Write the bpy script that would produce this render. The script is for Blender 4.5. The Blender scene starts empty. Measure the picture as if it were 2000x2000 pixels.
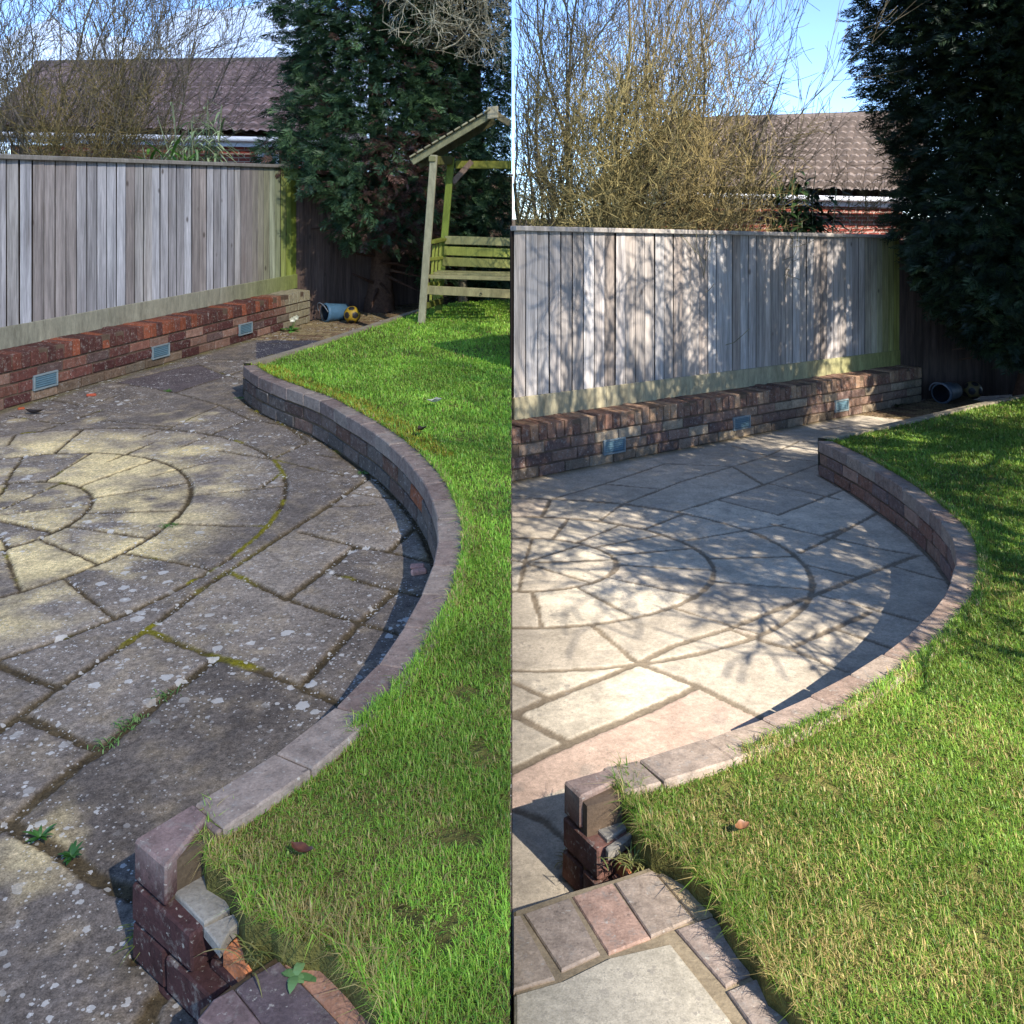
import bpy, math, random
import numpy as np
from mathutils import Vector
from mathutils.geometry import tessellate_polygon
random.seed(7)
R = np.random.default_rng(11)
scene = bpy.context.scene
# ------------------------------------------------------------------ camera, sky, sun, exposure
H = 1.45            # eye height above both patios
F = 1800.0          # focal length, for a picture 2000 wide
HY = 427.0
cam = bpy.data.cameras.new("camera")
cam.sensor_width = 36.0
cam.lens = 36.0 * F / 2000.0
cam.shift_y = -(1000.0 - HY) / 2000.0
cam.clip_start = 0.05
cam.clip_end = 6000.0
camo = bpy.data.objects.new("camera", cam)
scene.collection.objects.link(camo)
camo.location = (0, 0, H)
camo.rotation_euler = (math.radians(90), 0, 0)
scene.camera = camo

SUN_EL = math.radians(38.0)
SUN_AZ = math.radians(-57.0)      # from +X, so the sun stands behind the viewer, to the right
SD = Vector((math.cos(SUN_EL) * math.cos(SUN_AZ), math.cos(SUN_EL) * math.sin(SUN_AZ), math.sin(SUN_EL)))
world = bpy.data.worlds.new("World")
scene.world = world
world.use_nodes = True
wn = world.node_tree
wn.nodes.clear()
sky = wn.nodes.new("ShaderNodeTexSky")
sky.sky_type = 'NISHITA'
sky.sun_disc = False
sky.sun_elevation = SUN_EL
sky.sun_rotation = math.atan2(SD.x, SD.y)
sky.air_density = 0.8
sky.dust_density = 0.05
sky.altitude = 3500.0
sky.ozone_density = 3.5
bg = wn.nodes.new("ShaderNodeBackground")
bg.inputs[1].default_value = 0.15
wo = wn.nodes.new("ShaderNodeOutputWorld")
wn.links.new(sky.outputs[0], bg.inputs[0])
wn.links.new(bg.outputs[0], wo.inputs[0])
sl = bpy.data.lights.new("sun", 'SUN')
sl.energy = 4.0
sl.angle = math.radians(0.4)
sl.color = (1.0, 0.94, 0.85)
so = bpy.data.objects.new("sun", sl)
scene.collection.objects.link(so)
so.rotation_euler = SD.to_track_quat('Z', 'Y').to_euler()
scene.view_settings.view_transform = 'Standard'
scene.view_settings.look = 'None'
scene.view_settings.gamma = 1.0
scene.view_settings.exposure = 1.48
scene.cycles.use_denoising = True
scene.cycles.max_bounces = 8
scene.cycles.diffuse_bounces = 4
scene.cycles.transparent_max_bounces = 12

# ------------------------------------------------------------------ coordinates
YH = {'L': 359.0, 'R': 495.0}
SL = {'L': (HY - 359.0) / F, 'R': (HY - 495.0) / F}      # the two gardens fall gently, one up, one down
def gz(s, Y):
    return SL[s] * np.clip(Y, -3.0, 14.0)
def W(s, X, Y, z):
    X = np.asarray(X, float); Y = np.asarray(Y, float)
    return np.stack(np.broadcast_arrays(X, Y, gz(s, Y) + z), -1)
def g(s, px, py, z=0.0):
    u = py - YH[s]
    return np.array([(px - 1000.0) * (H - z) / u, F * (H - z) / u])
def gs(s, pts, z=0.0):
    return np.array([g(s, a, b, z) for a, b in pts])
def cp(ox, oy, pts, k=3.864):
    return [(ox + a / k, oy + b / k) for a, b in pts]
def at(px, py, Y):
    return np.array([(px - 1000.0) * Y / F, Y, H + (HY - py) * Y / F])
def lin(r, g_, b, k=1.0):
    f = lambda c: ((c / 255 + .055) / 1.055) ** 2.4 if c / 255 > .04045 else c / 255 / 12.92
    return np.array([f(r) * k, f(g_) * k, f(b) * k])

# ------------------------------------------------------------------ numeric helpers
def vnoise(x, y, seed=0):
    xi = np.floor(x).astype(np.int64); yi = np.floor(y).astype(np.int64)
    fx = x - xi; fy = y - yi
    fx = fx * fx * (3 - 2 * fx); fy = fy * fy * (3 - 2 * fy)
    def h(a, b):
        n = (a * 374761393 + b * 668265263 + seed * 1442695041) & 0xffffffff
        n = ((n ^ (n >> 13)) * 1274126177) & 0xffffffff
        return ((n ^ (n >> 16)) & 0xffff) / 65535.0
    return (h(xi, yi) * (1 - fx) + h(xi + 1, yi) * fx) * (1 - fy) + (h(xi, yi + 1) * (1 - fx) + h(xi + 1, yi + 1) * fx) * fy
def fbm(x, y, seed=0, o=4):
    r = 0; a = .5; t = 0
    for i in range(o):
        r = r + a * vnoise(x * 2 ** i + 7.3 * i, y * 2 ** i + 3.1 * i, seed + i); t += a; a *= .55
    return r / t
def inpoly(X, Y, P):
    c = np.zeros(X.shape, bool); n = len(P)
    for i in range(n):
        x1, y1 = P[i]; x2, y2 = P[(i + 1) % n]
        if y1 == y2: continue
        m = ((y1 > Y) != (y2 > Y)) & (X < (x2 - x1) * (Y - y1) / (y2 - y1) + x1)
        c ^= m
    return c
def segdist(X, Y, a, b):
    d = b - a; L = (d * d).sum() + 1e-12
    t = np.clip(((X - a[0]) * d[0] + (Y - a[1]) * d[1]) / L, 0, 1)
    return np.hypot(X - a[0] - t * d[0], Y - a[1] - t * d[1])
def linedist(X, Y, P):
    r = np.full(X.shape, 1e9)
    for i in range(len(P) - 1): r = np.minimum(r, segdist(X, Y, P[i], P[i + 1]))
    return r
def resample(P, n=400):
    P = np.asarray(P, float)
    # gentle smoothing of a hand-read line, then even spacing
    s = np.r_[0, np.cumsum(np.hypot(*np.diff(P, axis=0).T))]
    t = np.linspace(0, s[-1], n)
    Q = np.c_[np.interp(t, s, P[:, 0]), np.interp(t, s, P[:, 1])]
    k = 25
    pad = np.r_[2 * Q[:1] - Q[k:0:-1], Q, 2 * Q[-1:] - Q[-2:-k - 2:-1]]
    ker = np.hanning(2 * k + 1); ker /= ker.sum()
    Q = np.c_[np.convolve(pad[:, 0], ker, 'valid'), np.convolve(pad[:, 1], ker, 'valid')]
    return Q
def unit(v): return v / (np.linalg.norm(v, axis=-1, keepdims=True) + 1e-12)

# ------------------------------------------------------------------ mesh builder
class MB:
    def __init__(s): s.V = []; s.F = []; s.C = []; s.n = 0
    def add(s, V, F, col=(.5, .5, .5)):
        V = np.asarray(V, float).reshape(-1, 3)
        for f in (F if isinstance(F, list) else [F]):
            s.F.append(np.asarray(f, np.int64) + s.n)
        c = np.asarray(col, float)
        if c.ndim == 1: c = np.tile(c[:3], (len(V), 1))
        s.V.append(V); s.C.append(c[:, :3]); s.n += len(V)
    def boxes(s, C, b, col=(.5, .5, .5)):
        """C: (N,2,2,2,3) corners, b: chamfer"""
        C = np.asarray(C, float)
        if C.ndim == 4: C = C[None]
        N = len(C)
        det = np.einsum('ni,ni->n', np.cross(C[:, 1, 0, 0] - C[:, 0, 0, 0], C[:, 0, 1, 0] - C[:, 0, 0, 0]), C[:, 0, 0, 1] - C[:, 0, 0, 0])
        C = np.where((det < 0)[:, None, None, None, None], C[:, ::-1], C)
        out = np.zeros((N, 2, 2, 2, 3, 3))
        def step(ax):
            o = np.flip(C, axis=1 + ax) - C
            L = np.linalg.norm(o, axis=-1, keepdims=True) + 1e-9
            return o / L * np.minimum(b, L * .45)
        S = [step(0), step(1), step(2)]
        for a in range(3):
            out[..., a, :] = C + sum(S[k] for k in range(3) if k != a)
        V = out.reshape(N * 24, 3)
        base = (np.arange(N) * 24)[:, None]
        quads = base[:, None] + QI[None]
        tris = base[:, None] + TI[None]
        c = np.asarray(col, float)
        if c.ndim == 2: c = np.repeat(c[:, :3], 24, axis=0)
        s.add(V, [quads.reshape(-1, 4), tris.reshape(-1, 3)], c)
    def box(s, o, ex, ey, ez, b=.003, col=(.5, .5, .5)):
        s.boxes(oc(o, ex, ey, ez), b, col)
    def bar(s, p, q, w, h, up=(0, 0, 1), b=.003, col=(.5, .5, .5)):
        p = np.asarray(p, float); q = np.asarray(q, float); d = unit(q - p)
        r = unit(np.cross(d, up)); u = np.cross(r, d)
        s.box(p - r * w / 2 - u * h / 2, q - p, r * w, u * h, b, col)
    def tubes(s, A, B, ra, rb, col, k=4):
        A = np.asarray(A, float); B = np.asarray(B, float); N = len(A)
        if N == 0: return
        d = unit(B - A)
        ref = np.where(np.abs(d[:, 2:3]) > .9, np.array([[1., 0, 0]]), np.array([[0, 0, 1.]]))
        r = unit(np.cross(d, ref)); u = np.cross(r, d)
        an = np.arange(k) * 2 * np.pi / k
        ring = r[:, None] * np.cos(an)[None, :, None] + u[:, None] * np.sin(an)[None, :, None]
        V = np.concatenate([A[:, None] + ring * np.asarray(ra)[:, None, None], B[:, None] + ring * np.asarray(rb)[:, None, None]], 1)
        i = np.arange(k); j = (i + 1) % k
        q = np.stack([i, j, j + k, i + k], -1)
        Fq = (np.arange(N) * 2 * k)[:, None, None] + q[None]
        col = np.asarray(col, float)
        if col.ndim == 2: col = np.repeat(col, 2 * k, axis=0)
        s.add(V.reshape(-1, 3), Fq.reshape(-1, 4), col)
    def build(s, name, mat, parent=None, smooth=False):
        V = np.concatenate(s.V); C = np.concatenate(s.C)
        if parent is not None: V = V - np.array(parent.matrix_basis.translation if parent.parent is None else (np.array(parent.location) + np.array(parent.parent.location)))
        me = bpy.data.meshes.new(name)
        me.vertices.add(len(V)); me.vertices.foreach_set("co", V.astype(np.float32).ravel())
        loops = np.concatenate([f.ravel() for f in s.F])
        tot = np.concatenate([np.full(len(f), f.shape[1]) for f in s.F])
        st = np.r_[0, np.cumsum(tot)[:-1]]
        me.loops.add(len(loops)); me.loops.foreach_set("vertex_index", loops.astype(np.int32))
        me.polygons.add(len(tot)); me.polygons.foreach_set("loop_start", st.astype(np.int32))
        me.polygons.foreach_set("use_smooth", np.full(len(tot), bool(smooth)))
        ca = me.attributes.new("Col", 'FLOAT_COLOR', 'POINT')
        ca.data.foreach_set("color", np.c_[np.clip(C, 0, 1), np.ones(len(C))].astype(np.float32).ravel())
        me.update(calc_edges=True)
        me.materials.append(mat)
        o = bpy.data.objects.new(name, me)
        scene.collection.objects.link(o)
        if parent is not None: o.parent = parent
        return o
def vid(i, j, k, a): return ((i * 2 + j) * 2 + k) * 3 + a
_q = []
for a in (0, 1):
    _q += [[vid(a, 0, 0, 0), vid(a, 1, 0, 0), vid(a, 1, 1, 0), vid(a, 0, 1, 0)],
           [vid(0, a, 0, 1), vid(1, a, 0, 1), vid(1, a, 1, 1), vid(0, a, 1, 1)],
           [vid(0, 0, a, 2), vid(1, 0, a, 2), vid(1, 1, a, 2), vid(0, 1, a, 2)]]
    for b_ in (0, 1):
        _q += [[vid(a, b_, 0, 0), vid(a, b_, 1, 0), vid(a, b_, 1, 1), vid(a, b_, 0, 1)],
               [vid(a, 0, b_, 0), vid(a, 1, b_, 0), vid(a, 1, b_, 2), vid(a, 0, b_, 2)],
               [vid(0, a, b_, 1), vid(1, a, b_, 1), vid(1, a, b_, 2), vid(0, a, b_, 2)]]
QI = np.array(_q)
TI = np.array([[vid(i, j, k, 0), vid(i, j, k, 1), vid(i, j, k, 2)] for i in (0, 1) for j in (0, 1) for k in (0, 1)])
def _orient(I):
    # wind every face of the unit chamfered box outwards
    P = np.zeros((24, 3))
    for i in (0, 1):
        for j in (0, 1):
            for k in (0, 1):
                for a in (0, 1, 2):
                    p = np.array([i, j, k], float); q = p + (1 - 2 * p) * .1; q[a] = p[a]; P[vid(i, j, k, a)] = q
    for r in I:
        v = P[r]; n = np.cross(v[1] - v[0], v[2] - v[0])
        if n @ (v.mean(0) - .5) < 0: r[:] = r[::-1].copy()
    return I
QI = _orient(QI); TI = _orient(TI)
def oc(o, ex, ey, ez):
    o, ex, ey, ez = (np.asarray(v, float) for v in (o, ex, ey, ez))
    C = np.zeros((2, 2, 2, 3))
    for i in (0, 1):
        for j in (0, 1):
            for k in (0, 1): C[i, j, k] = o + i * ex + j * ey + k * ez
    return C
def prism(mb, s, P, z0, z1, col, jit=0.0, lip=.004):
    """an upright slab with outline P (local ground coordinates) from z0 to z1, edge rounded by lip"""
    P = np.asarray(P, float); n = len(P); c = P.mean(0)
    def ins(d): 
        v = c - P; return P + unit(v) * d
    rings = [W(s, *P.T, z0), W(s, *P.T, z1 - lip), W(s, *ins(lip * 1.3).T, z1 + (R.random(n) - .5) * jit)]
    V = np.concatenate(rings); i = np.arange(n); j = (i + 1) % n
    Q = np.concatenate([np.stack([i + a, j + a, j + a + n, i + a + n], -1) for a in (0, n)])
    tri = tessellate_polygon([[Vector((x, y, 0)) for x, y in P]])
    mb.add(V, [Q, np.array(tri) + 2 * n], col)

def thing(name, label, cat, loc=(0, 0, 0), group=None):
    o = bpy.data.objects.new(name, None)
    scene.collection.objects.link(o)
    o.location = [float(v) for v in loc]
    o.empty_display_size = .1
    o['label'] = label; o['category'] = cat
    if group: o['group'] = group
    return o
def tag(o, label, cat, group=None):
    o['label'] = label; o['category'] = cat
    if group: o['group'] = group
    return o
def struct(o, kind='structure'):
    o['kind'] = kind
    return o

# ------------------------------------------------------------------ materials
class NT:
    def __init__(s, name):
        s.m = bpy.data.materials.new(name); s.m.use_nodes = True
        s.t = s.m.node_tree; s.t.nodes.clear()
        s.out = s.n("ShaderNodeOutputMaterial")
    def n(s, ty, **k):
        x = s.t.nodes.new(ty)
        for a, b in k.items(): setattr(x, a, b)
        return x
    def l(s, a, b): s.t.links.new(a, b)
    def attr(s): return s.n("ShaderNodeAttribute", attribute_name="Col").outputs["Color"]
    def coord(s, scale=(1, 1, 1)):
        tc = s.n("ShaderNodeTexCoord"); mp = s.n("ShaderNodeMapping")
        mp.inputs["Scale"].default_value = scale
        s.l(tc.outputs["Object"], mp.inputs["Vector"]); return mp.outputs[0]
    def noise(s, scale, detail=4, rough=.6, vec=None, dist=0):
        x = s.n("ShaderNodeTexNoise"); x.inputs["Scale"].default_value = scale
        x.inputs["Detail"].default_value = detail; x.inputs["Roughness"].default_value = rough
        x.inputs["Distortion"].default_value = dist
        s.l(vec if vec is not None else s.coord(), x.inputs["Vector"]); return x.outputs["Fac"]
    def ramp(s, fac, a, b, va=0., vb=1.):
        x = s.n("ShaderNodeMapRange"); x.inputs[1].default_value = a; x.inputs[2].default_value = b
        x.inputs[3].default_value = va; x.inputs[4].default_value = vb
        s.l(fac, x.inputs[0]); return x.outputs[0]
    def mix(s, a, b, fac, mode='MIX'):
        x = s.n("ShaderNodeMix", data_type='RGBA', blend_type=mode)
        for v, i in ((fac, 0), (a, 6), (b, 7)):
            if hasattr(v, 'is_linked') or hasattr(v, 'node'): s.l(v, x.inputs[i])
            elif i == 0: x.inputs[0].default_value = v
            else: x.inputs[i].default_value = (*v[:3], 1)
        return x.outputs[2]
    def math(s, op, a, b):
        x = s.n("ShaderNodeMath", operation=op)
        for v, i in ((a, 0), (b, 1)):
            if hasattr(v, 'node'): s.l(v, x.inputs[i])
            else: x.inputs[i].default_value = v
        return x.outputs[0]
    def bump(s, h, strength, dist=.01):
        x = s.n("ShaderNodeBump"); x.inputs["Strength"].default_value = strength
        x.inputs["Distance"].default_value = dist; s.l(h, x.inputs["Height"]); return x.outputs[0]
    def surf(s, col, rough=.9, normal=None, spec=.25, metal=0.):
        p = s.n("ShaderNodeBsdfPrincipled")
        if hasattr(col, 'node'): s.l(col, p.inputs["Base Color"])
        else: p.inputs["Base Color"].default_value = (*col[:3], 1)
        if hasattr(rough, 'node'): s.l(rough, p.inputs["Roughness"])
        else: p.inputs["Roughness"].default_value = rough
        p.inputs["Specular IOR Level"].default_value = spec
        p.inputs["Metallic"].default_value = metal
        if normal is not None: s.l(normal, p.inputs["Normal"])
        s.l(p.outputs[0], s.out.inputs[0]); return s.m

def m_slab(name, speck, pit, speck_scale):
    t = NT(name); c = t.attr()
    n1 = t.noise(9, 5, .65); n2 = t.noise(70, 4, .7); n3 = t.noise(260, 3, .7)
    c = t.mix(c, (.5, .5, .5), t.ramp(n1, .3, .7, 0, .0))
    k = t.math('MULTIPLY', t.ramp(n1, .3, .7, .8, 1.2), t.math('MULTIPLY', t.ramp(n2, .3, .7, 1 - pit, 1 + pit), t.ramp(n3, .3, .7, 1 - pit, 1 + pit)))
    mul = t.n("ShaderNodeVectorMath", operation='SCALE'); t.l(c, mul.inputs[0]); t.l(k, mul.inputs[3]); c = mul.outputs[0]
    # lichen spots, or pits, of many sizes
    for sc, th, on in ((speck_scale, .44, .46), (speck_scale * 2.2, .40, .42), (speck_scale * 5, .40, .38)):
        v = t.n("ShaderNodeTexVoronoi"); v.inputs["Scale"].default_value = sc
        wob = t.n("ShaderNodeVectorMath", operation='ADD'); nn = t.n("ShaderNodeTexNoise"); nn.inputs["Scale"].default_value = sc * 3
        ss = t.n("ShaderNodeVectorMath", operation='SCALE'); ss.inputs[3].default_value = .45 / sc
        co = t.coord(); t.l(co, nn.inputs["Vector"]); t.l(nn.outputs["Color"], ss.inputs[0]); t.l(co, wob.inputs[0]); t.l(ss.outputs[0], wob.inputs[1])
        t.l(wob.outputs[0], v.inputs["Vector"])
        sep = t.n("ShaderNodeSeparateColor"); t.l(v.outputs["Color"], sep.inputs[0])
        size = t.math('MULTIPLY', t.math('POWER', sep.outputs[0], 2.0), th)
        spot = t.math('LESS_THAN', v.outputs["Distance"], size)
        patch = t.ramp(t.noise(2.2, 3), on, on + .12)
        sel = t.math('LESS_THAN', sep.outputs[1], .7)
        f = t.math('MULTIPLY', t.math('MULTIPLY', spot, patch), sel)
        c = t.mix(c, speck, t.math('MULTIPLY', f, .62))
    nb = t.bump(t.math('ADD', n2, t.math('MULTIPLY', n3, .6)), .25, .004)
    return t.surf(c, .93, nb, .15)
M = {}
M['slab_dirty'] = m_slab('lichen_covered_concrete', (.68, .65, .58), .45, 21)
M['slab_clean'] = m_slab('clean_cream_concrete', (.30, .26, .21), .2, 42)
def m_plain(name, amt=.25, sc=20, fine=150, bump=.3, rough=.9, spec=.2, dist=.004):
    t = NT(name); c = t.attr()
    n1 = t.noise(sc, 4, .65); n2 = t.noise(fine, 3, .7)
    k = t.math('MULTIPLY', t.ramp(n1, .25, .75, 1 - amt, 1 + amt), t.ramp(n2, .25, .75, 1 - amt * .8, 1 + amt * .8))
    mul = t.n("ShaderNodeVectorMath", operation='SCALE'); t.l(c, mul.inputs[0]); t.l(k, mul.inputs[3])
    return t.surf(mul.outputs[0], rough, t.bump(t.math('ADD', n1, n2), bump, dist), spec)
def m_brick(name, lichen):
    t = NT(name); c = t.attr()
    n1 = t.noise(26, 4, .7); n2 = t.noise(160, 3, .7)
    k = t.math('MULTIPLY', t.ramp(n1, .25, .75, .62, 1.4), t.ramp(n2, .25, .75, .75, 1.25))
    mul = t.n("ShaderNodeVectorMath", operation='SCALE'); t.l(c, mul.inputs[0]); t.l(k, mul.inputs[3])
    col = t.mix(mul.outputs[0], lichen, t.ramp(t.noise(30, 6, .75), .54, .68, 0, .7))
    col = t.mix(col, (.5, .46, .38), t.ramp(t.noise(75, 3, .6), .64, .70, 0, .7))
    col = t.mix(col, (.03, .026, .024), t.ramp(t.noise(48, 4, .7), .60, .72, 0, .55))
    return t.surf(col, .92, t.bump(t.math('ADD', n1, t.math('MULTIPLY', n2, .5)), .55, .004), .15)
M['brick'] = m_brick('weathered_brick', (.3, .27, .23))
M['stone'] = m_plain('grey_mortar_stone', .3, 14, 120, .4)
M['soil'] = m_plain('soil', .5, 9, 60, .8, dist=.02)
M['plastic'] = m_plain('faded_plastic', .15, 8, 60, .08, .5, .4)
M['leafy_soft'] = None
def m_wood(name, sx, amt=.52, rough=.85, streak=True):
    t = NT(name); c = t.attr()
    co = t.coord((1, 1, sx))
    n1 = t.noise(28, 5, .7, co, .3); n2 = t.noise(120, 3, .7, co)
    big = t.noise(7, 4, .65, t.coord((1, 1, .22)))
    k = t.math('MULTIPLY', t.math('MULTIPLY', t.ramp(n1, .25, .75, 1 - amt, 1 + amt), t.ramp(n2, .25, .75, 1 - amt * .5, 1 + amt * .5)), t.ramp(big, .3, .7, .82, 1.18))
    mul = t.n("ShaderNodeVectorMath", operation='SCALE'); t.l(c, mul.inputs[0]); t.l(k, mul.inputs[3]); c = mul.outputs[0]
    if streak:
        c = t.mix(c, (.16, .115, .085), t.ramp(t.noise(11, 4, .6, t.coord((1, 1, .12))), .56, .72, 0, .32))
        # knots
        v = t.n("ShaderNodeTexVoronoi"); v.inputs["Scale"].default_value = 5.5; t.l(t.coord((1, 1, .6)), v.inputs["Vector"])
        c = t.mix(c, (.07, .05, .04), t.ramp(v.outputs["Distance"], .05, .11, .75, 0))
    return t.surf(c, rough, t.bump(t.math('ADD', n1, n2), .35, .004), .2)
M['board'] = m_wood('weathered_board', .05)
M['timber'] = m_wood('weathered_timber', .3, .3, .85, False)
def m_leaf(name, trans=.3, amt=.3, gl=.12, rough=.5):
    t = NT(name); c = t.attr()
    k = t.ramp(t.noise(3, 3), .3, .7, 1 - amt, 1 + amt)
    mul = t.n("ShaderNodeVectorMath", operation='SCALE'); t.l(c, mul.inputs[0]); t.l(k, mul.inputs[3])
    d = t.n("ShaderNodeBsdfDiffuse"); tr = t.n("ShaderNodeBsdfTranslucent"); gg = t.n("ShaderNodeBsdfGlossy")
    gg.inputs["Roughness"].default_value = rough; gg.inputs["Color"].default_value = (.5, .5, .5, 1)
    t.l(mul.outputs[0], d.inputs[0]); t.l(mul.outputs[0], tr.inputs[0])
    a = t.n("ShaderNodeMixShader"); a.inputs[0].default_value = trans; t.l(d.outputs[0], a.inputs[1]); t.l(tr.outputs[0], a.inputs[2])
    b = t.n("ShaderNodeMixShader"); b.inputs[0].default_value = gl; t.l(a.outputs[0], b.inputs[1]); t.l(gg.outputs[0], b.inputs[2])
    t.l(b.outputs[0], t.out.inputs[0]); return t.m
M['grass'] = m_leaf('grass_blades', .35, .25, .05)
M['conifer'] = m_leaf('conifer_foliage', .1, .4, .05)
M['leaf'] = m_leaf('broad_leaf', .25, .2, .1, .35)
M['bark'] = m_plain('bark', .45, 30, 140, .6)
M['twig'] = m_plain('twig_bark', .3, 25, 140, .1)
M['tile'] = m_plain('concrete_roof_tile', .3, 6, 40, .3)
M['white'] = m_plain('white_paint', .06, 5, 60, .05, .5, .4)
def m_wallbrick():
    t = NT('red_house_brick')
    b = t.n("ShaderNodeTexBrick"); b.inputs["Scale"].default_value = 1.0
    b.inputs["Color1"].default_value = (.33, .09, .06, 1); b.inputs["Color2"].default_value = (.24, .06, .045, 1); b.inputs["Mortar"].default_value = (.42, .34, .28, 1)
    b.inputs["Brick Width"].default_value = .225; b.inputs["Row Height"].default_value = .075; b.inputs["Mortar Size"].default_value = .009
    tc = t.n("ShaderNodeTexCoord"); mp = t.n("ShaderNodeMapping"); mp.inputs["Rotation"].default_value = (math.radians(90), 0, 0)
    t.l(tc.outputs["Object"], mp.inputs[0]); t.l(mp.outputs[0], b.inputs["Vector"])
    return t.surf(b.outputs[0], .9, t.bump(b.outputs["Fac"], -.3, .005), .15)
M['wallbrick'] = m_wallbrick()
def m_glass():
    t = NT('window_glass'); return t.surf((.03, .035, .04), .05, None, .6)
M['glass'] = m_glass()
def m_cloud(name, thru):
    t = NT(name)
    a = t.n("ShaderNodeBsdfTransparent"); a.inputs[0].default_value = (1, 1, 1, 1)
    b = t.n("ShaderNodeBsdfTranslucent"); b.inputs[0].default_value = (.95, .95, .96, 1)
    c = t.n("ShaderNodeBsdfDiffuse"); c.inputs[0].default_value = (.9, .9, .92, 1)
    m0 = t.n("ShaderNodeMixShader"); m0.inputs[0].default_value = .25; t.l(b.outputs[0], m0.inputs[1]); t.l(c.outputs[0], m0.inputs[2])
    m1 = t.n("ShaderNodeMixShader"); m1.inputs[0].default_value = 1 - thru; t.l(a.outputs[0], m1.inputs[1]); t.l(m0.outputs[0], m1.inputs[2])
    t.l(m1.outputs[0], t.out.inputs[0]); return t.m

# ------------------------------------------------------------------ ground, one sheet to the horizon
def build_ground():
    mb = MB()
    ys = np.array([-3000, -60, -3, 0, 4, 8, 11, 14, 20, 60, 300, 4500.])
    xsL = np.array([-3000, -60, -8, -3, 0]); xsR = -xsL[::-1]
    for s, xs in (('L', xsL), ('R', xsR)):
        X, Y = np.meshgrid(xs, ys); V = W(s, X, Y, -.06).reshape(-1, 3)
        ny, nx = X.shape; i = np.arange(ny - 1)[:, None] * nx + np.arange(nx - 1)[None]
        mb.add(V, np.stack([i, i + 1, i + nx + 1, i + nx], -1).reshape(-1, 4), lin(92, 78, 55, .8))
    ny = len(ys); V = np.concatenate([W('L', 0 * ys, ys, -.06), W('R', 0 * ys, ys, -.06)])
    i = np.arange(ny - 1); mb.add(V, np.stack([i, i + 1, i + 1 + ny, i + ny], -1), lin(92, 78, 55, .8))
    struct(mb.build('ground', M['soil']))
build_ground()

# ------------------------------------------------------------------ outlines read off the two halves
ZW = .225     # top of the curved walls
ZC = .345     # top of the straight walls
ZS = .16      # brick step
cin_L = [(476, 714.8)] + cp(500, 500, [(0, 905), (200, 985), (480, 1080), (680, 1200), (900, 1330), (1110, 1500), (1290, 1720), (1370, 1932)]) + \
    cp(500, 1000, [(1390, 100), (1390, 250), (1310, 540), (1080, 960), (870, 1240), (600, 1500), (190, 1800)]) + [(480, 1522), (400, 1562), (330, 1598), (264, 1637)]
cin_R = [(1599.6, 861)] + cp(1500, 500, [(610, 1500), (800, 1610), (1050, 1770), (1240, 1932)]) + \
    cp(1500, 1000, [(1390, 150), (1430, 320), (1430, 430), (1340, 650), (1070, 940), (640, 1230), (350, 1380), (90, 1510)]) + [(1420, 1430), (1320, 1465), (1222, 1492), (1102, 1523)]
PATH = {'L': resample(gs('L', cin_L, ZW)), 'R': resample(gs('R', cin_R, ZW))}
edge_L = [(486, 709), (515, 709.6), (585, 681), (686, 649), (759, 624), (812, 607), (850, 596)]
edge_R = [(1610, 856), (1645, 854.6), (1666, 846), (1746, 828.7), (1836, 808), (1914, 787), (1984, 775), (2080, 758), (2200, 745)]
low_L = cp(0, 1500, [(1560, 360), (1530, 560), (1560, 720), (1700, 800), (1800, 950), (1850, 1100)]) + [(500, 1795)] + \
    cp(500, 1500, [(120, 1165), (170, 1240), (300, 1300), (480, 1310), (560, 1380), (700, 1520), (780, 1620), (860, 1690), (930, 1770), (940, 1869)]) + [(750, 2060), (760, 2250)]
low_R = cp(1000, 1500, [(800, 60), (770, 180), (900, 330), (950, 480), (1050, 590), (1180, 650), (1300, 720), (1400, 830), (1550, 960), (1600, 1100), (1700, 1250), (1850, 1420)]) + \
    [(1500, 1914), (1534, 1940), (1565, 1984), (1620, 2070), (1700, 2250)]
def normals(P):
    d = unit(np.gradient(P, axis=0)); return np.c_[-d[:, 1], d[:, 0]]
OUT = {}
for s in 'LR':
    n = normals(PATH[s])
    OUT[s] = PATH[s] + n * .080 * (1 if (n[len(n) // 2] * [1, 0]).sum() > 0 else -1)
def lawn_outline(s):
    e = gs(s, edge_L if s == 'L' else edge_R, ZW); l = gs(s, low_L if s == 'L' else low_R, ZW - .02)
    out = OUT[s][5:-40:6]
    if s == 'L': far = np.array([[-.004, 9.9], [-.6, 9.6], [-.85, 9.2]]); near = np.array([[-.004, l[-1][1]]])
    else: far = np.array([[5.6, 9.2]]); near = np.array([[5.6, l[-1][1]]])
    # clockwise from the far corner: curved wall down, broken end, step, seam or side, far edge back
    return np.concatenate([out, l, near, far, e[::-1]])
LAWN = {s: lawn_outline(s) for s in 'LR'}

# straight wall / fence lines
def fence_line(s):
    a, b = ((16, 797.6), (606, 629.4)) if s == 'L' else ((1008, 940), (1800, 784.7))
    p, q = g(s, *a), g(s, *b); d = unit(q - p); n = np.array([d[1], -d[0]])      # n points to the viewer
    if (n * -p).sum() < 0: n = -n
    return p, q, d, n
FL = {s: fence_line(s) for s in 'LR'}
def on_line(p, d, px):      # parameter where the vertical plane of picture column px meets a ground line
    k = (px - 1000.0) / F
    return (k * p[1] - p[0]) / (d[0] - k * d[1])

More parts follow.
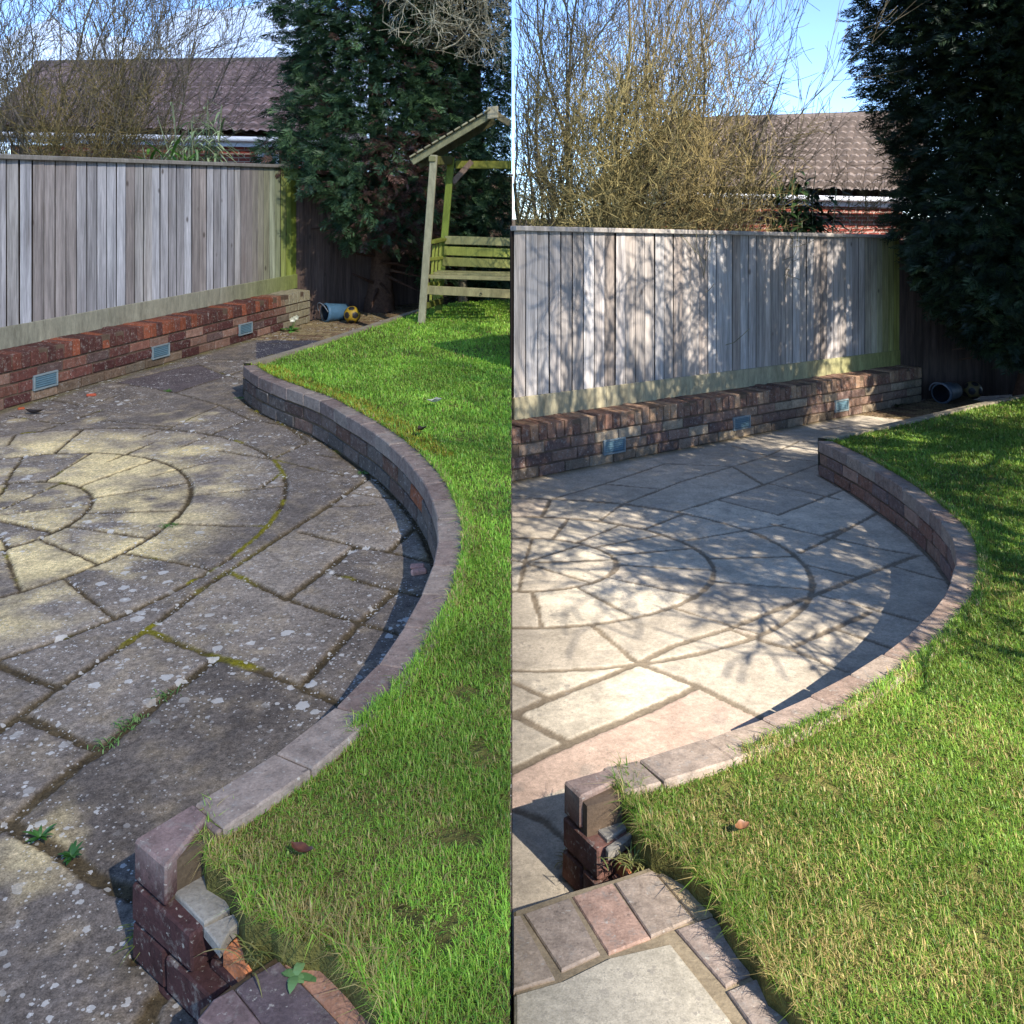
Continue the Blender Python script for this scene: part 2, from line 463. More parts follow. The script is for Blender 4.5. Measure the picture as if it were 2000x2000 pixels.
# ------------------------------------------------------------------ patios
def joints(s):
    """list of (polyline in ground coordinates, half width)"""
    J = []
    def add(pts, w=.008): J.append((gs(s, pts), w))
    if s == 'L':
        cen = np.array([-2.30, 4.01]); rings = [(.42, .48), (.84, .965), (1.265, 1.47)]
        c0 = (-31, 1009)
        for e in ((90.6, 955.5), (159, 986.5), (103.5, 1038.8), (16, 944), (16, 1068)): add([c0, e], .007)
        for a, b in (((77.6, 946.4), (155, 898.6)), ((124, 960.7), (249.7, 916.7)), ((160.5, 976), (319.6, 950)), ((160, 1002), (344, 997)), ((145, 1028.5), (305, 1053)),
                     ((80, 1053), (204.5, 1106)), ((16, 1093), (38.8, 1150)), ((16, 934.8), (44, 893.4)),
                     ((101, 889.5), (152.7, 845.5)), ((209.6, 902.4), (299, 863.6)), ((297.6, 929.6), (427, 898.6)), ((344, 971), (526, 952)), ((339, 1023), (527, 1028)),
                     ((303, 1090.6), (445, 1118)), ((134.6, 1137), (235.5, 1217)), ((16, 870), (30, 849))): add([a, b], .007)
        add([(-60, 1470), (16, 1414), (103.5, 1349), (272, 1240.7), (388, 1155), (445, 1116.5), (567, 1036), (624, 1000), (733, 924.4)], .011)
        add([(100, 1535), (145, 1500), (196.7, 1463), (310.6, 1370), (424.4, 1284.7)], .014)
        add([(-40, 1640), (20, 1607), (100, 1535)], .014)
        add([(588, 1339), (702, 1217), (769, 1155)], .012); add([(559.5, 1169.5), (634.6, 1113.9), (694, 1067)], .011); add([(761, 1075), (813, 1028.5)], .009)
        add([(16, 1305), (116.5, 1344)], .012); add([(51.8, 1401), (199, 1466)], .012); add([(290, 1233), (427, 1284.7), (500, 1305), (588, 1339), (672, 1375)], .012)
        add([(447, 1118), (562, 1169.5), (699, 1214.8), (790, 1239)], .010); add([(588, 1038.8), (694, 1067), (761.4, 1076), (845, 1097)], .010); add([(637, 1116.5), (769, 1150), (840, 1166)], .010)
        add([(16, 1607), (120, 1662), (190, 1712), (262, 1745), (300, 1770)], .017)
        add([(440, 1840), (405, 1870), (340, 1915), (300, 1955), (280, 2010)], .017)
        for a, b in (((531, 896), (602, 864)), ((512, 893), (668, 927)), ((564.7, 914), (512, 950)), ((621.6, 888), (694, 898.6)), ((691.5, 963), (769, 973.6)), ((640, 990), (733, 985)),
                     ((354.6, 872.7), (486.5, 818)), ((166, 792), (236, 770)), ((101, 780), (163, 792)), ((486.5, 818), (560, 832)), ((427, 880), (531, 896)), ((600, 862), (560, 832)),
                     ((280, 852), (340, 832)), ((340, 832), (430, 790)), ((200, 820), (340, 833)), ((16, 812), (120, 828)), ((120, 828), (200, 800)), ((430, 790), (486, 818)),
                     ((226, 747), (343, 766)), ((343, 766), (440, 735)), ((343, 766), (430, 790)), ((390, 712), (470, 742)), ((330, 722), (226, 747)), ((440, 735), (560, 690)), ((500, 700), (420, 702)), ((420, 702), (330, 722)),
                     ((500, 668), (600, 672)), ((500, 700), (540, 690))): add([a, b], .007)
    else:
        cen = np.array([.059, 4.33]); rings = [(.43, .372), (.873, .755), (1.302, 1.126)]
        c0 = (1024.6, 1097.8)
        for e in ((1147.5, 1059.5), (1199, 1092.6), (1137, 1133), (1015.5, 1140), (1039, 1052), (950, 1085)): add([c0, e], .009)
        for a, b in (((1083, 1046.6), (1111, 1010)), ((1147.5, 1050.5), (1228, 1017)), ((1186, 1063.4), (1313, 1039)), ((1204.5, 1083), (1367.5, 1068.6)), ((1212, 1103.5), (1380, 1113)),
                     ((1181, 1127), (1323.5, 1156.6)), ((1118, 1142), (1215, 1193)), ((1039, 1153), (1055.6, 1213.5)), ((1279.5, 1024.6), (1340, 1001)), ((1357, 1052), (1530, 1024)),
                     ((1391, 1090.6), (1570, 1086.7)), ((1372.7, 1134.6), (1566, 1149)), ((1287, 1178.6), (1424, 1220)), ((1145, 1209.6), (1220, 1274)), ((1180, 1010), (1215, 985)), ((1060, 1004), (1075, 975))): add([a, b], .010)
        add([(960, 1412), (1008, 1391), (1064.7, 1366), (1248, 1295), (1316, 1261), (1424, 1227.7), (1500, 1196.7), (1598, 1159), (1678.6, 1127), (1738, 1103.5), (1792, 1084)], .015)
        add([(1354.6, 1344), (1259, 1388), (1111, 1450), (1008, 1500), (960, 1523)], .018)
        add([(1248, 1295), (1367.5, 1341.6), (1500, 1408)], .017); add([(1008, 1396), (1111, 1450)], .015); add([(1008, 1334), (1070, 1362)], .014)
        add([(1424, 1228), (1500, 1255), (1541, 1266.6), (1616, 1297.6), (1655, 1312)], .012); add([(1541, 1266.6), (1665.6, 1212), (1699, 1195)], .014)
        add([(1599.6, 1161.7), (1707, 1190), (1790, 1212)], .012); add([(1637, 1230), (1707, 1253.6), (1750, 1268)], .012); add([(1576, 1103.5), (1676, 1127)], .011)
        add([(1740, 1104), (1840, 1130)], .012); add([(1562, 1080), (1614, 1055.6), (1707, 1005), (1790, 968)], .010); add([(1505, 1023), (1603.5, 1046.6), (1720, 1072.5), (1800, 1085)], .010)
        for a, b in (((1321, 1000), (1480, 950)), ((1480, 950), (1600, 905)), ((1400, 975), (1520, 1005)), ((1520, 1005), (1690, 940)), ((1500, 943), (1640, 975)), ((1603, 1047), (1660, 1030)),
                     ((1215, 985), (1330, 940)), ((1330, 940), (1500, 890)), ((1100, 975), (1215, 985)), ((1215, 985), (1321, 1000)), ((1075, 975), (1180, 945)), ((1180, 945), (1290, 955)), ((1180, 945), (1300, 905)),
                     ((1300, 905), (1430, 910)), ((1430, 910), (1490, 945)), ((1008, 968), (1075, 975)), ((1500, 890), (1590, 900)), ((1430, 870), (1500, 890)), ((1500, 890), (1560, 862)), ((1560, 862), (1600, 866)),
                     ((1008, 1580), (1062, 1600)), ((1062, 1600), (1104, 1640)), ((1604, 840), (1660, 832))): add([a, b], .010)
    # bring joint ends that stop just short of a ring onto it
    def rho(p, k): return math.hypot((p[0] - cen[0]) / rings[k][0], (p[1] - cen[1]) / rings[k][1])
    for P, w in J:
        if len(P) != 2: continue
        for e, o in ((0, 1), (1, 0)):
            d = unit(P[e] - P[o]); best = None
            for k in range(3):
                t = np.linspace(-.12, .2, 161); f = np.array([rho(P[e] + d * q, k) - 1 for q in t]); z = np.where(f[:-1] * f[1:] <= 0)[0]
                for q in z:
                    if best is None or abs(t[q]) < abs(best): best = t[q]
            if best is not None and np.linalg.norm(P[e] - cen) > .1: P[e] = P[e] + d * best
    return cen, rings, J
def build_patio(s):
    cen, rings, J = joints(s)
    x0, x1 = (-4.2, -.001) if s == 'L' else (.001, 4.6)
    xs = np.arange(x0, x1 + .001, .0075)
    xs[0 if s == 'R' else -1] = x0 if s == 'R' else x1
    ys = [1.25]
    while ys[-1] < 11.6: ys.append(ys[-1] + max(.005, .0022 * ys[-1] ** 1.15))
    ys = np.array(ys)
    X, Y = np.meshgrid(xs, ys)
    def field(X, Y):
        D = np.full(X.shape, 1e3)
        for P, w in J:
            D = np.minimum(D, linedist(X, Y, P) - w * (1 if s == 'L' else .8))
        dx, dy = X - cen[0], Y - cen[1]
        for a, b in rings:
            rho = np.sqrt((dx / a) ** 2 + (dy / b) ** 2) + 1e-6
            D = np.minimum(D, np.abs(rho - 1) * np.hypot(dx, dy) / rho - (.009 if s == 'L' else .011))
        D = np.minimum(D, np.abs(linedist(X, Y, PATH[s])) - .012)
        return D
    # which slab a point belongs to: grow labels over a coarse grid
    cx = np.arange(x0, x1, .013); cy = np.arange(1.25, 11.6, .013)
    GX, GY = np.meshgrid(cx, cy); free = field(GX, GY) > 0
    lab = np.where(free, np.arange(free.size).reshape(free.shape), -1)
    for it in range(40):
        old = lab.copy()
        for r0 in range(1, lab.shape[0]): lab[r0] = np.where(free[r0], np.maximum(lab[r0], np.where(free[r0 - 1], lab[r0 - 1], -1)), -1)
        for r0 in range(lab.shape[0] - 2, -1, -1): lab[r0] = np.where(free[r0], np.maximum(lab[r0], lab[r0 + 1]), -1)
        for r0 in range(1, lab.shape[1]): lab[:, r0] = np.where(free[:, r0], np.maximum(lab[:, r0], lab[:, r0 - 1]), -1)
        for r0 in range(lab.shape[1] - 2, -1, -1): lab[:, r0] = np.where(free[:, r0], np.maximum(lab[:, r0], lab[:, r0 + 1]), -1)
        if (lab == old).all(): break
    ix = np.clip(((X - x0) / .013).round().astype(int), 0, len(cx) - 1); iy = np.clip(((Y - 1.25) / .013).round().astype(int), 0, len(cy) - 1)
    L = lab[iy, ix]
    h1 = (np.abs(np.sin(L * 12.9898 + 3.1)) * 43758.5453) % 1; h2 = (np.abs(np.sin(L * 78.233 + 1.7)) * 24634.6345) % 1
    D = field(X, Y)
    rough_edge = (fbm(X * 45, Y * 45, 3, 3) - .5) * (.012 if s == 'L' else .011) + (fbm(X * 9, Y * 9, 8, 2) - .5) * (.006 if s == 'L' else .011)
    De = D + rough_edge
    slab = np.clip(De / .0045, 0, 1)
    rl = .009 if s == 'L' else .004
    z = slab * rl + (fbm(X * 30, Y * 30, 5, 4) - .5) * (.005 if s == 'L' else .003) * slab + (fbm(X * 1.5, Y * 1.5, 6, 2) - .5) * .008 + (1 - slab) * (fbm(X * 60, Y * 60, 9, 2) - .5) * (.008 if s == 'L' else .003)
    z = z - rl + slab * (h2 - .5) * (.004 if s == 'L' else .0015)
    dx, dy = X - cen[0], Y - cen[1]
    rho = np.sqrt((dx / rings[2][0]) ** 2 + (dy / rings[2][1]) ** 2)
    a1 = fbm(X * 2.2, Y * 2.2, 21, 4)[..., None]; a2 = fbm(X * 14, Y * 14, 22, 4)[..., None]; a3 = fbm(X * 60, Y * 60, 23, 3)[..., None]
    H1 = h1[..., None]; H2 = h2[..., None]
    if s == 'L':
        dark = lin(112, 102, 92); mid = lin(150, 137, 121); warm = lin(162, 144, 116); cream = lin(230, 206, 150)
        col = dark + (mid - dark) * np.clip((a1 - .3) * 1.6 + (H1 - .5) * .9, 0, 1)
        col = col + (warm - col) * np.clip((a2 - .48) * 3, 0, 1) * .55
        col = col * (.72 + .56 * a3)
        inner = (np.clip((.98 - rho) * 6, 0, 1) * np.clip((-1.15 - X) * 3, 0, 1))[..., None]
        patch = inner * np.where(H2 > .42, np.clip(.62 + (fbm(X * 4, Y * 6, 31, 4)[..., None] - .5) * 3.2, 0, 1), np.clip((fbm(X * 4, Y * 6, 31, 4)[..., None] - .6) * 4, 0, .5))
        patch = np.maximum(patch, np.clip((fbm(X * 3, Y * 3, 33, 4)[..., None] - .72) * 7, 0, 1) * .5)
        col = col + (cream - col) * patch * np.clip(.35 + a2 * 1.2, 0, 1)
        # the slate-dark slab by the wall and the dark path slab beyond it
        for P, c in (([(226, 747), (330, 722), (390, 712), (440, 735), (343, 766)], lin(96, 86, 84)), ([(500, 668), (596, 655), (640, 668), (600, 690), (500, 700)], lin(76, 74, 80)),
                     ([(20, 1610), (200, 1466), (424, 1287), (668, 1376), (500, 1500), (262, 1745)], None)):
            m = inpoly(X, Y, gs(s, P))[..., None]
            if c is None: col = np.where(m, col * .78, col)
            else: col = np.where(m, c * (.75 + .5 * a2), col)
        jcol = lin(82, 70, 50) * (.55 + .9 * a2); moss = lin(118, 110, 28)
        mm = np.clip((fbm(X * 5, Y * 5, 41, 3)[..., None] - .66) * 8, 0, 1)
        ring_m = np.clip(1 - np.abs(rho - 1) * 14, 0, 1)[..., None] * (X > -1.25)[..., None] * (fbm(X * 7, Y * 7, 55, 2)[..., None] > .54)
        mm = np.maximum(mm, ring_m); jcol = jcol + (moss - jcol) * mm
        z = z + (1 - slab) * mm[..., 0] * .010
        # green damp at the wall foot
        wet = np.clip(1 - ((X - FL[s][0][0]) * FL[s][3][0] + (Y - FL[s][0][1]) * FL[s][3][1]) / .11, 0, 1)[..., None]
        col = col + (lin(104, 96, 40) - col) * wet * np.clip(a2 * 1.4, 0, 1) * .8
        wl = np.clip(1 - linedist(X, Y, PATH[s]) / .05, 0, 1)[..., None]
        col = col + (lin(92, 80, 40) - col) * wl * np.clip(a2 * 1.5, 0, 1)
    else:
        c1 = lin(202, 189, 166); c2 = lin(180, 167, 147); c3 = lin(208, 180, 158)
        col = c1 + (c2 - c1) * H1; col = np.where(H2 > .86, c3 * .25 + col * .75, col)
        m = inpoly(X, Y, gs(s, [(1355, 1345), (1500, 1410), (1400, 1450), (1100, 1540), (1000, 1580), (950, 1540), (1008, 1502), (1111, 1452), (1259, 1390)]))[..., None]
        col = np.where(m, lin(196, 170, 150), col)
        col = col * (.76 + .48 * a1) * (.88 + .24 * a3)
        col = col + (lin(150, 142, 130) - col) * np.clip((a2 - .6) * 5, 0, 1) * .5
        jcol = lin(136, 122, 102) * (.75 + .4 * a2)
        wet = np.clip(1 - ((X - FL[s][0][0]) * FL[s][3][0] + (Y - FL[s][0][1]) * FL[s][3][1]) / .1, 0, 1)[..., None]
        col = col + (lin(110, 92, 50) - col) * wet * .8
    col = jcol + (col - jcol) * slab[..., None]
    # brick-on-flat strip at the far end of the path
    p, q, d, n = FL[s]
    T = (X - p[0]) * d[0] + (Y - p[1]) * d[1]; N = (X - p[0]) * n[0] + (Y - p[1]) * n[1]
    t1 = 2.75 if s == 'L' else 3.9
    far = (T > t1 + .25 * N)
    row = np.floor(T / .075); bx = (N / .225 + (row % 2) * .5)
    bj = (np.abs(T / .075 - row - .5) > .42) | (np.abs(bx - np.floor(bx) - .5) > .47)
    hb = ((np.abs(np.sin(row * 12.9 + np.floor(bx) * 78.2)) * 43758.5) % 1)[..., None]
    bc = lin(158, 140, 100) + (lin(120, 96, 74) - lin(158, 140, 100)) * hb
    bc = np.where(bj[..., None], lin(74, 62, 44), bc) * (.75 + .5 * a2)
    if s == 'R': bc = bc * .8
    col = np.where(far[..., None], bc, col); z = np.where(far, np.where(bj, -.008, 0), z)
    # keep what is open ground: not below the lawn, not beyond the fence
    keep = ~inpoly(X, Y, LAWN[s]) | (linedist(X, Y, np.r_[LAWN[s], LAWN[s][:1]]) < .03)
    keep &= N > -.05
    ny, nx = X.shape
    i = (np.arange(ny - 1)[:, None] * nx + np.arange(nx - 1)[None])
    k = keep[:-1, :-1] & keep[1:, :-1] & keep[:-1, 1:] & keep[1:, 1:]
    Fq = np.stack([i, i + 1, i + nx + 1, i + nx], -1)[k]
    used = np.unique(Fq); remap = np.full(ny * nx, -1); remap[used] = np.arange(len(used))
    V = W(s, X, Y, z).reshape(-1, 3)[used]
    mb = MB(); mb.add(V, remap[Fq], col.reshape(-1, 3)[used])
    struct(mb.build('patio', M['slab_dirty' if s == 'L' else 'slab_clean'], None, True))
build_patio('L'); build_patio('R')

# ------------------------------------------------------------------ straight brick walls
def tint(base, n, v=.2, hue=.08):
    k = 1 + (R.random((n, 1)) - .5) * 2 * v
    return np.clip(base * k * (1 + (R.random((n, 3)) - .5) * 2 * hue), 0.004, 1)
def build_straight_wall(s):
    p, q, d, n = FL[s]
    t0, t1 = (-.7, np.linalg.norm(q - p)) if s == 'L' else (.0, np.linalg.norm(q - p))
    if s == 'R': t0 = (.004 - p[0]) / d[0]
    depth = .235
    root = thing('brick_wall', 'low dark red brick wall with crumbling orange top under the grey fence' if s == 'L' else 'low tan brick wall under the branch shadows, beside the cream patio', 'wall', W(s, *(p + d * 1.5), 0))
    def pt(t, nn, z): return W(s, *(p + d * t + n * nn), z)
    def bx(ta, tb, na, nb, za, zb):
        C = np.zeros((2, 2, 2, 3))
        for i, t in enumerate((ta, tb)):
            for j, nn in enumerate((na, nb)):
                for k, z in enumerate((za, zb)): C[i, j, k] = pt(t, nn, z)
        return C
    core = MB(); core.boxes(bx(t0, t1 - .004, -depth + .004, -.009, -.05, ZC - .012), .002, lin(118, 98, 80, .7))
    core.build('mortar', M['stone'], root)
    C = []; col = []
    reds = [lin(104, 66, 58), lin(84, 52, 48), lin(124, 84, 70), lin(96, 76, 70), lin(136, 104, 88)] if s == 'L' else [lin(144, 122, 102), lin(116, 95, 83), lin(156, 138, 114), lin(108, 87, 78), lin(132, 106, 90)]
    pale = lin(150, 140, 112)
    for r in range(3):
        t = t0 - (r % 2) * .112 + (.05 if r == 2 else 0)
        while t < t1:
            ta, tb = max(t, t0), min(t + .215, t1)
            if tb - ta > .02:
                j = R.normal(0, .0018, 2)
                C.append(bx(ta, tb, -depth, j[0], r * .0775 + .002, r * .0775 + .0675)); c = reds[R.integers(len(reds))] * (.8 + .4 * R.random())
                e = np.clip((ta - t1 + .75) / .3, 0, 1) if s == 'L' else np.clip((ta - t1 + .5) / .3, 0, .6)
                if r == 0 and R.random() < .5: c = c * .6 + pale * .3
                col.append(c * (1 - e) + pale * (.8 + .3 * R.random()) * e)
            t += .225
    b = MB(); b.boxes(np.array(C) + R.normal(0, .0018, (len(C), 2, 2, 2, 3)), .004, np.array(col)); b.build('brickwork', M['brick'], root)
    # brick-on-edge coping, spalled along its front edge
    C = []; col = []; t = t0; k = 0
    oranges = [lin(106, 64, 52), lin(92, 58, 50), lin(134, 76, 54), lin(84, 54, 48)] if s == 'L' else [lin(138, 110, 88), lin(120, 92, 76), lin(150, 122, 96), lin(112, 84, 70)]
    while t < t1 - .02:
        tb = min(t + .066, t1); dz = R.normal(0, .004); sp = abs(R.normal(0, .010)) if R.random() < .7 else .03 * R.random()
        B = bx(t, tb, -depth - .004, .004, .2365, ZC + dz)
        # drop the front top edge of worn bricks
        B[:, 1, 1] = B[:, 1, 1] - np.append(n * sp * .8, sp * .5)
        B[:, 1, 1, 2] -= R.random() * .006
        C.append(B); c = oranges[R.integers(4)] * (.8 + .4 * R.random())
        e = np.clip((t - t1 + .7) / .3, 0, 1) if s == 'L' else 0
        col.append(c * (1 - e) + pale * e); t += .0742
    b = MB(); b.boxes(np.array(C), .004, np.array(col)); b.build('coping', M['brick'], root)
    vents = [(88, 743), (313, 686), (479, 642)] if s == 'L' else [(1199, 871), (1447.7, 825.6), (1643, 792)]
    for px, py in vents:
        t = on_line(p, d, px); Y = (p + d * t)[1]; z = H - (py - YH[s]) * Y / F
        w = .105; h = .052; fr = MB(); fc = lin(128, 140, 140)
        for za, zb, ta, tb in ((z - h, z - h + .012, t - w, t + w), (z + h - .012, z + h, t - w, t + w), (z - h + .012, z + h - .012, t - w, t - w + .012), (z - h + .012, z + h - .012, t + w - .012, t + w)):
            fr.boxes(bx(ta, tb, -.005, .014, za, zb), .002, fc)
        fo = fr.build('air_vent', M['plastic'], root)
        pn = MB(); pn.boxes(bx(t - w + .013, t + w - .013, -.005, .0045, z - h + .013, z + h - .013), .001, lin(86, 112, 122))
        for i in range(5):
            zz = z - h + .02 + i * .0145
            pn.boxes(bx(t - w + .016, t + w - .016, .003, .009, zz, zz + .008), .001, lin(98, 126, 136))
        pn.build('vent_panel', M['plastic'], fo)
build_straight_wall('L'); build_straight_wall('R')

# ------------------------------------------------------------------ board fences
def build_fence(s):
    p, q, d, n = FL[s]
    pb = p - n * .225
    t0 = -.75 if s == 'L' else (.004 - pb[0]) / d[0]
    t1 = on_line(pb, d, 575.0) if s == 'L' else on_line(pb, d, 1752.0)
    root = thing('board_fence', 'weathered grey board fence with mossy green end beside the lichen spotted patio' if s == 'L' else 'sunlit pale board fence crossed by bare branch shadows', 'fence', W(s, *(pb + d * 1.5), ZC))
    def pt(t, nn, z): return W(s, *(pb + d * t + n * nn), z)
    def bx(ta, tb, na, nb, za, zb, tilt=0):
        C = np.zeros((2, 2, 2, 3))
        for i, t in enumerate((ta, tb)):
            for j in (0, 1):
                for k, z in enumerate((za, zb)):
                    C[i, j, k] = pt(t + (tilt if k else 0), (na, nb)[j] if np.isscalar(na) else (na[i], nb[i])[j], z)
        return C
    zb = ZC + .145; zt = (1.615 if s == 'L' else 1.60)
    C = []; col = []; t = t0; bw = .104
    bk = MB(); bk.boxes(bx(t0, t1, -.030, -.018, zb - .02, zt), .001, lin(44, 36, 30)); bk.build('gap_shade', M['timber'], root)  # added dark sheet; its colour makes the shadow lines between boards
    greys = [lin(166, 163, 164), lin(154, 150, 150), lin(178, 176, 178), lin(148, 139, 134), lin(160, 155, 151)] if s == 'L' else [lin(160, 152, 146), lin(150, 141, 133), lin(168, 162, 157), lin(156, 146, 137), lin(144, 132, 122)]
    while t < t1:
        tb = min(t + bw + .02, t1 + .02); tl = R.normal(0, .003)
        wv = R.normal(0, .0012)
        C.append(bx(t + (.014 if s == 'L' else .011), t + bw, (-.001, -.001), (.002 + wv, .007 + wv), zb - .02 - abs(R.normal(0, .004)), zt + .01, tl))
        c = greys[R.integers(5)] * (.85 + .3 * R.random())
        e = np.clip((t - t1 + (.95 if s == 'L' else .75)) / .8, 0, 1) ** 1.3
        gcol = lin(140, 152, 62) if s == 'L' else lin(176, 178, 80)
        col.append(c * (1 - e) + gcol * (.75 + .3 * R.random()) * e); t += bw + R.normal(0, .003)
    b = MB(); b.boxes(np.array(C), .002, np.array(col)); b.build('board_panel', M['board'], root)
    cuts = [t0, 1.15, 2.6, t1 + .03] if s == 'L' else [t0, 1.0, 2.9, t1 + .03]
    for a, b_ in zip(cuts[:-1], cuts[1:]):
        cr = MB(); cr.boxes(bx(a + .002, b_ - .002, -.03, .038, zt, zt + .034), .004, (lin(140, 134, 124) if s == 'L' else lin(165, 156, 146)) * (.9 + .2 * R.random()))
        cr.build('capping_rail', M['timber'], root)
        g1 = MB(); e = 1 if a > 2 else 0
        c = (lin(146, 142, 122), lin(126, 134, 70))[e] if s == 'L' else (lin(156, 146, 118), lin(142, 142, 82))[e]
        g1.boxes(bx(a + .001, b_ - .001, -.004, .020, ZC - .004, zb), .003, c)
        if e:
            tt = (g1.V[0][:, 0] - pb[0]) * d[0] + (g1.V[0][:, 1] - pb[1]) * d[1]; k_ = np.clip((tt - t1 + .9) / .8, 0, 1)[:, None]
            g1.C[0] = (lin(146, 142, 122) if s == 'L' else lin(156, 146, 118)) * (1 - k_) + c * k_
        g1.build('gravel_board', M['timber'], root)
    for t in np.arange(t0 + .3, t1, 1.8):
        po = MB(); po.boxes(bx(t, t + .1, -.13, -.032, -.05, zt - .02), .004, lin(120, 110, 98)); po.build('post', M['timber'], root)
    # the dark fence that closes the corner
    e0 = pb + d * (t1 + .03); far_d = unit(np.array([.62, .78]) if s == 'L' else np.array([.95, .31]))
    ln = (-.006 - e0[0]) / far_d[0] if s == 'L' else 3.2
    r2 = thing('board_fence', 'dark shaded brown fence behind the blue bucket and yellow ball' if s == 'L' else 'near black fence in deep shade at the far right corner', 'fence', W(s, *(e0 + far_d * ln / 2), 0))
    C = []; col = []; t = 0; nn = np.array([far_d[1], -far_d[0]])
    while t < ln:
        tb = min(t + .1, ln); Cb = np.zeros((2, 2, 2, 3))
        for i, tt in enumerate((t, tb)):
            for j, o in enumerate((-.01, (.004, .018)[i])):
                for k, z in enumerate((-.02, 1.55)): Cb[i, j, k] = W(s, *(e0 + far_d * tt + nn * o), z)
        C.append(Cb); col.append(lin(*((104, 86, 76) if s == 'L' else (84, 70, 62))) * (.7 + .4 * R.random())); t += .092  # right fence toned darker, tree shade put into its colour
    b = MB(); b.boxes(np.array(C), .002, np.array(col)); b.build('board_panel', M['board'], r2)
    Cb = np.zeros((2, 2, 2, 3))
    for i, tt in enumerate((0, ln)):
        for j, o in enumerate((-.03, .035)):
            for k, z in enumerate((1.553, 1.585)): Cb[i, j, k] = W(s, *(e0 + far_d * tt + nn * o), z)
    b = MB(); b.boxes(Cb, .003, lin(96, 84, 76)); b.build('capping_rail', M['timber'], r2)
build_fence('L'); build_fence('R')

